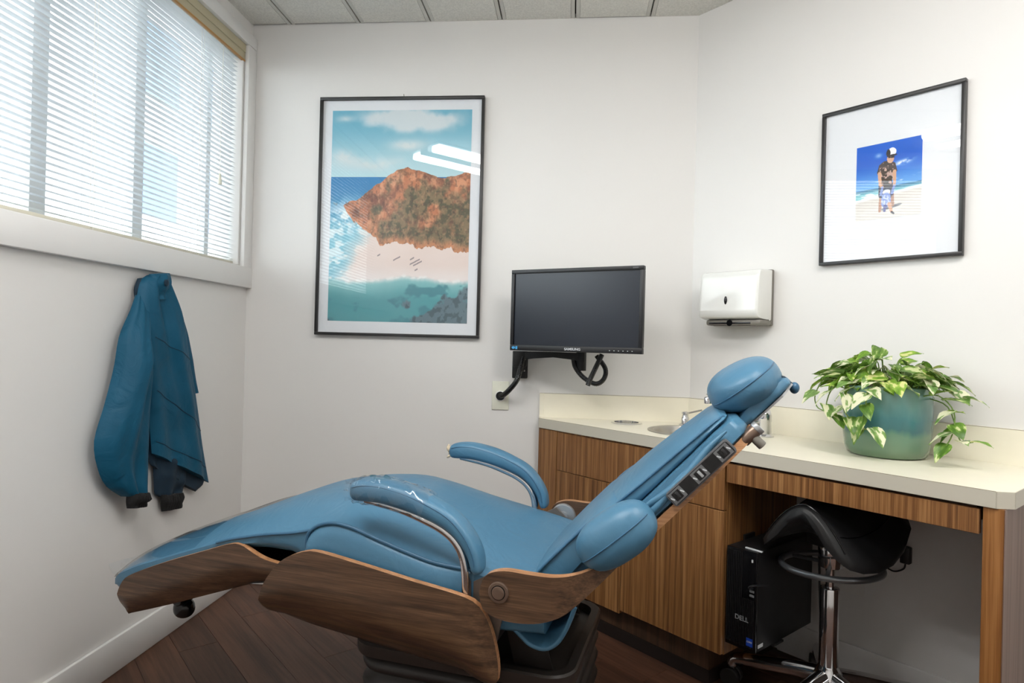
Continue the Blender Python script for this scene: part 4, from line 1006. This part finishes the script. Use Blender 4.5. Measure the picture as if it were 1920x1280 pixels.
def bolster(s):
    m = BM @ Matrix.Translation((-.004, s*.238, .028)) @ Matrix.Rotation(math.radians(9), 4, 'Y')
    o = MB().sell(m, (.084, .052, .050), .8, .85, 32, 18).build('side_bolster', M['vinyl'], chair, smooth=60)
    seam_on(o, m, (.084, .052, .050), .8, .85, s, lambda q: .10*q)
mir(bolster)
# control panel on the near side of the back
def panel():
    s = -1; v = -.205
    m = BM @ Matrix.Translation((.192, v, .003)) @ Matrix.Rotation(PI/2, 4, 'X')
    def rrect(w, h, r, n=5):
        p = []
        for cx, cy, a0 in ((w-r, h-r, 0), (-w+r, h-r, PI/2), (-w+r, -h+r, PI), (w-r, -h+r, 1.5*PI)):
            for k in range(n+1): p.append((cx+r*math.cos(a0+PI/2*k/n), cy+r*math.sin(a0+PI/2*k/n)))
        return p
    o = MB().prism(rrect(.0785, .0155, .006), -.004, .014, mtx=m, bev=.0015).build('control_panel', M['panel_grey'], chair)
    MB().prism(rrect(.0755, .0128, .0045), .0140, .0148, mtx=m).build('panel_face', M['gloss_black'], o)
    for x in (-.060, -.002, .058):
        MB().prism(rrect(.0150, .0118, .001), .0148, .0154, mtx=m @ Matrix.Translation((x, 0, 0))).build('switch_plate', M['switch_grey'], o)
        MB().prism(rrect(.0085, .0085, .001), .0154, .0162, mtx=m @ Matrix.Translation((x, 0, 0))).build('switch_well', M['gloss_black'], o)
        q = m @ Matrix.Translation((x+.001, 0, .0162)) @ Matrix.Rotation(.25, 4, 'Y')
        MB().box(-.0028, .0028, -.007, .007, -.0005, .002, bev=.0006, mtx=q).build('rocker', M['silver'] if abs(x) < .01 else M['black'], o)
        for dx in (-.012, .012):
            MB().box(-.0012, .0012, -.004, .004, .0154, .0157, mtx=m @ Matrix.Translation((x+dx, 0, 0)) @ Matrix.Rotation(.5, 4, 'Z')).build('arrow_mark', M['white_print'], o, smooth=0)
panel()
# headrest
pad('headrest_plate', [(.283, .085, -.006, .006, .012), (.295, .10, -.008, .012, .018), (.33, .105, -.008, .018, .024), (.40, .10, -.008, .016, .021), (.428, .085, -.008, .009, .012), (.434, .06, -.006, .004, .006)])
b = MB(); b.loft([[BK(a, v, n_) for v, n_ in ((-hw, -.0085), (-hw, -.0125), (hw, -.0125), (hw, -.0085))] for a, hw in ((.29, .09), (.40, .098), (.432, .06))]); b.build('headrest_bar', M['silver'], chair)
hm_ = Matrix.Translation(P3(2.012, 0, 1.000)) @ Matrix.Rotation(math.radians(-30), 4, 'Y')
hd = MB().sell(hm_, (.079, .135, .0505), .82, .88, 40, 24).build('headrest_cushion', M['vinyl'], chair, smooth=70)
mir(lambda s: seam_on(hd, hm_, (.079, .135, .0505), .82, .88, s, lambda q: .10+.26*q))
kn = MB().sell(Matrix.Translation(P3(2.108, -.04, 1.000)), (.010, .011, .012), 1, 1, 16, 10).build('cord_knob', M['vinyl_dark'], chair)
MB().tube(catmull([P3(2.072, -.06, 1.020), P3(2.086, -.055, 1.020), P3(2.098, -.045, 1.010), P3(2.108, -.04, 1.002)], 6), .004, 8).build('cord', M['jacket_in'], chair)
b = MB().cyl(BK(.285, -.16, -.014), BK(.322, -.16, -.014), .012, 18, bev=.002); b.build('adjuster_tube', M['bronze'], chair)
MB().cyl(BK(.318, -.16, -.014), BK(.328, -.16, -.014), .0135, 18, bev=.002).build('adjuster_cap', M['silver'], chair)
MB().cyl(BK(.305, -.16, -.018), BK(.305, -.16, -.045), .009, 16, bev=.002).build('adjuster_lever', M['grey_plastic'], chair)

# armrests
def arm_path(): return [(1.228, .757, .014, .020), (1.236, .758, .020, .025), (1.26, .762, .0235, .028), (1.30, .762, .024, .029), (1.357, .752, .0235, .029), (1.41, .736, .021, .028), (1.453, .717, .0185, .027), (1.484, .689, .016, .026), (1.503, .659, .0145, .025), (1.510, .632, .012, .024), (1.511, .622, .008, .02)]
def arm_rings(g=0, u1=9):
    ap = arm_path(); C = catmull([(a, 0, c) for a, c, *_ in ap], 5); H_ = catmull([(h, w_, 0) for _, _, h, w_ in ap], 5); R_ = []
    for i, p in enumerate(C):
        if p.x > u1: break
        t = (C[min(i+1, len(C)-1)]-C[max(i-1, 0)]).normalized(); nrm = Vector((-t.z, 0, t.x)); h, w_ = H_[i].x+g, H_[i].y+g; r = []
        for k in range(20):
            a = 2*PI*k/20; cx = math.copysign(abs(math.cos(a))**.7, math.cos(a)); cz = math.copysign(abs(math.sin(a))**.7, math.sin(a))
            r.append(Vector((p.x-U0, 0, p.z))+nrm*h*cz+Vector((0, w_*cx, 0)))
        R_.append(r)
    return R_
def armrest(s):
    sh = Vector((0, s*.268, 0))
    b = MB(); b.loft([[p+sh for p in r] for r in arm_rings()]); pd = b.build('arm_pad', M['vinyl'], chair, smooth=55)
    bar = catmull([(1.26, 0, .744), (1.34, 0, .731), (1.40, 0, .713), (1.436, 0, .698), (1.462, 0, .679), (1.479, 0, .652), (1.487, 0, .61), (1.489, 0, .54)], 6); rg = []
    for i, p in enumerate(bar):
        t = (bar[min(i+1, len(bar)-1)]-bar[max(i-1, 0)]).normalized(); nr = Vector((-t.z, 0, t.x)); r = []
        for k in range(14):
            a = 2*PI*k/14; r.append(Vector((p.x-U0, 0, p.z))+sh+nr*.009*math.copysign(abs(math.sin(a))**.6, math.sin(a))+Vector((0, .0165*math.copysign(abs(math.cos(a))**.6, math.cos(a)), 0)))
        rg.append(r)
    b = MB(); b.loft(rg); b.build('arm_bar', M['chrome'], chair, smooth=50)
    st_ = []
    for a, c, h, w_ in arm_path()[1:-1]: st_.append(P3(a, s*.268-.0262, c+h*.55))
    pipe(st_, .0011, pd)
    if s < 0:
        b = MB(); R_ = arm_rings(.0045, 1.405); R_ = [[p+sh+Vector((0, .002*math.sin(i*1.3+k), .003*math.sin(i*.9+k*2))) for k, p in enumerate(r)] for i, r in enumerate(R_)]
        first = [p+Vector((-.012, 0, .004*math.sin(k*2))) for k, p in enumerate(R_[0])]
        b.loft([first]+R_, cap=False); b.build('plastic_sleeve', M['film'], chair, smooth=40)
    else:
        b = MB(); rnd = random.Random(3)
        for k in range(9):
            p = P3(1.226+rnd.uniform(-.006, .004), s*.268+rnd.uniform(-.018, .018), .757+rnd.uniform(-.013, .013))
            b.sell(Matrix.Translation(p) @ Matrix.Rotation(rnd.uniform(0, 3), 4, 'Y'), (.009, .006, .004), 1, 1, 8, 6)
        b.build('torn_foam', M['foam'], chair, smooth=40)
mir(armrest)

# loose fabric under the back
prof = catmull([(1.70, 0, .575), (1.685, 0, .535), (1.665, 0, .500), (1.640, 0, .482), (1.612, 0, .481), (1.590, 0, .491), (1.566, 0, .504), (1.545, 0, .497), (1.515, 0, .497), (1.49, 0, .52)], 5); rg = []
for i, p in enumerate(prof):
    rg.append([P3(p.x, v, p.z+.012*math.cos(v*16+i*.1)*min(1, abs(v)*4)) for v in [-.235+.47*k/16 for k in range(17)]])
b = MB(); b.loft(rg, closed=False); b.loft([[q+Vector((0, 0, .004)) for q in r] for r in rg], closed=False); b.build('fabric_skirt', M['vinyl'], chair, smooth=70)
pipe([r[0] for r in rg[::3]], .0045, chair, 'vinyl')

# pedestal
def rr2(u0, u1, v0_, v1, r, z, n=6):
    p = []
    for cx, cy, a0 in ((u1-r, v1-r, 0), (u0+r, v1-r, PI/2), (u0+r, v0_+r, PI), (u1-r, v0_+r, 1.5*PI)):
        for k in range(n+1): p.append(P3(cx+r*math.cos(a0+PI/2*k/n), cy+r*math.sin(a0+PI/2*k/n), z))
    return p
rings = []
zt = .375; k = 0
rings.append(rr2(1.22, 1.66, -.17, .17, .05, zt))
z = zt-.004
while z > .07:
    for g, dz in ((.0, 0), (.022, .010), (.027, .020), (.022, .030), (.0, .040)):
        rings.append(rr2(1.215-g, 1.665+g, -.175-g, .175+g, .05+g, z-dz))
    z -= .046
rings.append(rr2(1.22, 1.66, -.17, .17, .05, .045))
b = MB(); b.loft(rings); b.build('bellows', M['bellows'], chair, smooth=70)
b = MB(); b.loft([rr2(1.12, 1.76, -.27, .27, .08, z_) for z_ in (.0006, .03)]+[rr2(1.135, 1.745, -.255, .255, .07, .044)]); b.build('base_plate', M['black_matte'], chair)
b = MB(); b.loft([rr2(1.185, 1.69, -.205, .205, .06, .376), rr2(1.183, 1.692, -.207, .207, .06, .383), rr2(1.183, 1.692, -.207, .207, .06, .402), rr2(1.187, 1.688, -.203, .203, .057, .406), rr2(1.205, 1.67, -.185, .185, .045, .405), rr2(1.21, 1.665, -.18, .18, .04, .388)]); b.build('top_tray', M['tray'], chair, smooth=40)
MB().box(1.25-U0, 1.60-U0, -.12, .12, .386, .4305, bev=.006).build('lift_frame', M['black_matte'], chair)
for s in (-1, 1):
    b = MB(); b.add([P3(1.535, s*.15, .465), P3(1.615, s*.15, .470), P3(1.64, s*.15, .392), P3(1.555, s*.15, .392), P3(1.535, s*.145, .465), P3(1.615, s*.145, .470), P3(1.64, s*.145, .392), P3(1.555, s*.145, .392)], [(0, 1, 2, 3), (4, 5, 6, 7), (0, 1, 5, 4), (1, 2, 6, 5), (2, 3, 7, 6), (3, 0, 4, 7)]); b.build('gusset', M['tray'], chair, smooth=0)
MB().box(1.50-U0, 1.62-U0, -.13, .13, .40, .47, bev=.006).build('motor_box', M['black_matte'], chair)
MB().tube([BK(-.13, -.12, .0), P3(1.66, -.12, .50), P3(1.60, -.12, .46)], .014, 12).build('recline_rod', M['black_matte'], chair)
MB().tube([BK(-.13, .12, .0), P3(1.66, .12, .50), P3(1.60, .12, .46)], .014, 12).build('recline_rod', M['black_matte'], chair)

# ------------------------------------------------------------------ saddle stool
sc = RW(.705, .30, 0)
stool = thing('saddle_stool', 'black leather saddle stool with chrome base tucked under the counter', 'stool', sc, math.atan2(-.66, -.75))
SO = [(-.188, .05, .636, .02, .014), (-.183, .10, .648, .045, .035), (-.165, .138, .655, .06, .055), (-.12, .165, .660, .08, .075), (-.06, .178, .657, .108, .085), (.0, .176, .650, .128, .090), (.06, .165, .645, .136, .090), (.11, .148, .646, .136, .084), (.145, .128, .646, .128, .066), (.162, .105, .640, .108, .042), (.169, .07, .63, .07, .018)]
def sring(l, hw, zc, drop, th):
    r = []
    for k in range(21):
        c = -1+2*k/20; d = drop*(abs(c)**1.75); r.append(Vector((l, c*hw, zc-d)))
    for k in range(20, -1, -1):
        c = -1+2*k/20; d = drop*(abs(c)**1.75); e = (1-abs(c)**1.9); r.append(Vector((l, c*hw*.97, zc-d-th*(.16+.84*e)-.008*abs(c))))
    return r
fine = []
for i in range(len(SO)-1):
    for k in range(4): fine.append([a*(1-k/4)+c*k/4 for a, c in zip(SO[i], SO[i+1])])
fine.append(SO[-1])
b = MB(); b.loft([sring(*f) for f in fine]); seat = b.build('seat', M['leather'], stool, smooth=60)
pth = [sring(*SO[8])[k]+Vector((.004, 0, .0)) for k in range(1, 20)]; MB().tube(catmull(pth, 3), .0018, 6).build('seam', M['gloss_black'], seat)
for s in (-1, 1):
    pts = [sring(*f)[10+s*7]+Vector((0, 0, .0005)) for f in fine[10:34:3]]; MB().tube(catmull(pts, 3), .0015, 6).build('seam', M['gloss_black'], seat)
MB().box(-.07, .06, -.045, .045, .512, .572, bev=.006).build('seat_plate', M['black_matte'], stool)
MB().cyl((0, 0, .445), (0, 0, .516), .033, 28, bev=.004).build('tilt_housing', M['chrome'], stool)
ringp = [(.134*math.cos(2*PI*k/56), .134*math.sin(2*PI*k/56), .448+.15*.05*math.sin(2*PI*k/56)) for k in range(56)]
hr = MB().tube(ringp, .0092, 12, loop=True).build('lever_ring', M['grey_ring'], stool, smooth=60)
for a in (.4, .4+2*PI/3, .4+4*PI/3): MB().tube([(.03*math.cos(a), .03*math.sin(a), .452), (.133*math.cos(a), .133*math.sin(a), .448+.0075*math.sin(a))], .006, 8).build('ring_spoke', M['grey_ring'], hr)
MB().cyl((0, 0, .37), (0, 0, .446), .0125, 20).build('gas_piston', M['chrome'], stool)
b = MB().cyl((0, 0, .13), (0, 0, .385), .0265, 32, bev=.003); b.build('column', M['chrome'], stool)
MB().lathe([(.04, .085), (.045, .1), (.042, .135), (.028, .155), (.026, .16)], 32).build('base_hub', M['chrome'], stool)
rz0 = math.atan2(-.66, -.75)
for i in range(5):
    a = math.radians(147+72*i)-rz0; dx, dy = math.cos(a), math.sin(a)
    p = catmull([(dx*.02, dy*.02, .125), (dx*.09, dy*.09, .118), (dx*.18, dy*.18, .104), (dx*.245, dy*.245, .094), (dx*.272, dy*.272, .085), (dx*.282, dy*.282, .068)], 5)
    MB().tube(p, [.025-.008*min(1, j/20) for j in range(len(p))], 14).build('base_leg', M['chrome'], stool, smooth=60)
    cx, cy = dx*.282, dy*.282; w_ = (-dy, dx)
    cst = MB().cyl((cx, cy, .035), (cx, cy, .07), .008, 12).build('castor', M['castor_hub'], stool)
    for s in (-1, 1):
        MB().cyl((cx+w_[0]*s*.006, cy+w_[1]*s*.006, .0305), (cx+w_[0]*s*.024, cy+w_[1]*s*.024, .0305), .030, 24, bev=.004).build('castor_wheel', M['tyre'], cst)

# ------------------------------------------------------------------ computer and cables in the knee space
pcx = thing('desktop_computer', 'slim black desktop computer hung upright beside the sink cabinet', 'computer', RW(.4645, .455, .178), RZ)
w_, d_, h_ = .098, .35, .297
MB().box(0, w_, .006, d_, 0, h_, bev=.003).build('case', M['case'], pcx)
fp = MB().box(0, w_, -.004, .0058, 0, h_, bev=.002).build('front_panel', M['gloss_black'], pcx)
for i in range(16):
    if i < 9 : MB().box(.004+i*.0057, .007+i*.0057, -.0068, -.0042, .012, h_-.008).build('vent_rib', M['case'], fp, smooth=0)
    else: MB().box(.004+i*.0057, .007+i*.0057, -.0068, -.0042, .012, h_*.52).build('vent_rib', M['case'], fp, smooth=0)
text('maker_lettering', 'DELL', .02, M['grey_print'], pcx, (.055, -.0075, .092), (PI/2, 0, 0), bold=.0004)
MB().box(.072, .092, -.0078, -.007, .018, .042).build('processor_badge', M['badge_blue'], pcx, smooth=0)
text('badge_lettering', 'CORE', .0065, M['white_print'], pcx, (.082, -.0081, .031), (PI/2, 0, 0))
MB().box(.083, .087, -.0075, -.0042, h_-.03, h_-.022).build('power_light', M['white_print'], pcx, smooth=0)
for z_ in (.178, .165): MB().box(.078, .092, -.0066, -.0042, z_, z_+.006).build('port', M['grey_print'], pcx, smooth=0)
MB().tube(catmull([(.085, -.006, .19), (.085, -.022, .196), (.094, -.026, .204), (.104, -.012, .206), (.12, .03, .20)], 5), .0032, 8).build('plug_cable', M['black'], pcx)
MB().box(.05, .104, .012, .02, h_, h_+.004, bev=.001).build('top_strip', M['white_print'], pcx)
cm = thing('computer_bracket', 'black steel strap bracket holding the desktop computer', 'bracket', RW(.4645, .455, .178), RZ)
b = MB().box(-.0075, -.0005, .10, .16, -.006, h_+.012); b.box(-.0075, w_+.004, .10, .16, -.0065, -.0005); b.build('strap', M['black_matte'], cm, smooth=0)
MB().box(w_+.0002, w_+.0012, .012, .04, .012, .022).build('side_label', M['white_print'], pcx, smooth=0)
pp = tag(MB().box(-.037, .037, -.0015, -.0005, -.055, .055).build('note_paper', M['paper'], None, smooth=0, loc=RW(.648, 0, .335), rz=RZ), 'small white paper taped to the wall behind the stool', 'paper')
ac = thing('power_adapter', 'small black power brick hanging on the wall right of the stool', 'adapter', RW(.807, 0, .452), RZ)
MB().box(-.014, .014, -.026, -.001, -.026, .026, bev=.004).build('brick', M['black'], ac)
MB().tube(catmull([(-.03, -.012, .2), (-.04, -.014, .12), (-.022, -.013, .06), (0, -.013, .024)], 6), .0025, 8).build('cord', M['black'], ac)
MB().tube(catmull([(0, -.013, -.024), (-.006, -.014, -.045), (-.03, -.02, -.058), (-.06, -.02, -.052), (-.12, -.015, -.06)], 6), .0025, 8).build('cord', M['black'], ac)
cc = thing('hanging_cables', 'thin black cables looping down behind the stool column', 'cable', RW(.56, .03, .4), RZ)
MB().tube(catmull([(-.02, -.01, .2), (.0, -.02, .0), (.005, -.02, -.15), (.02, -.02, -.24), (.03, -.02, -.12), (.04, -.02, .0), (.045, -.01, .15)], 6), .0028, 8).build('cord', M['black'], cc)
MB().tube(catmull([(.01, -.012, .2), (.02, -.024, .02), (.03, -.024, -.13), (.015, -.03, -.22), (.0, -.02, -.08), (-.01, -.01, .1)], 6), .0022, 8).build('cord', M['black'], cc)
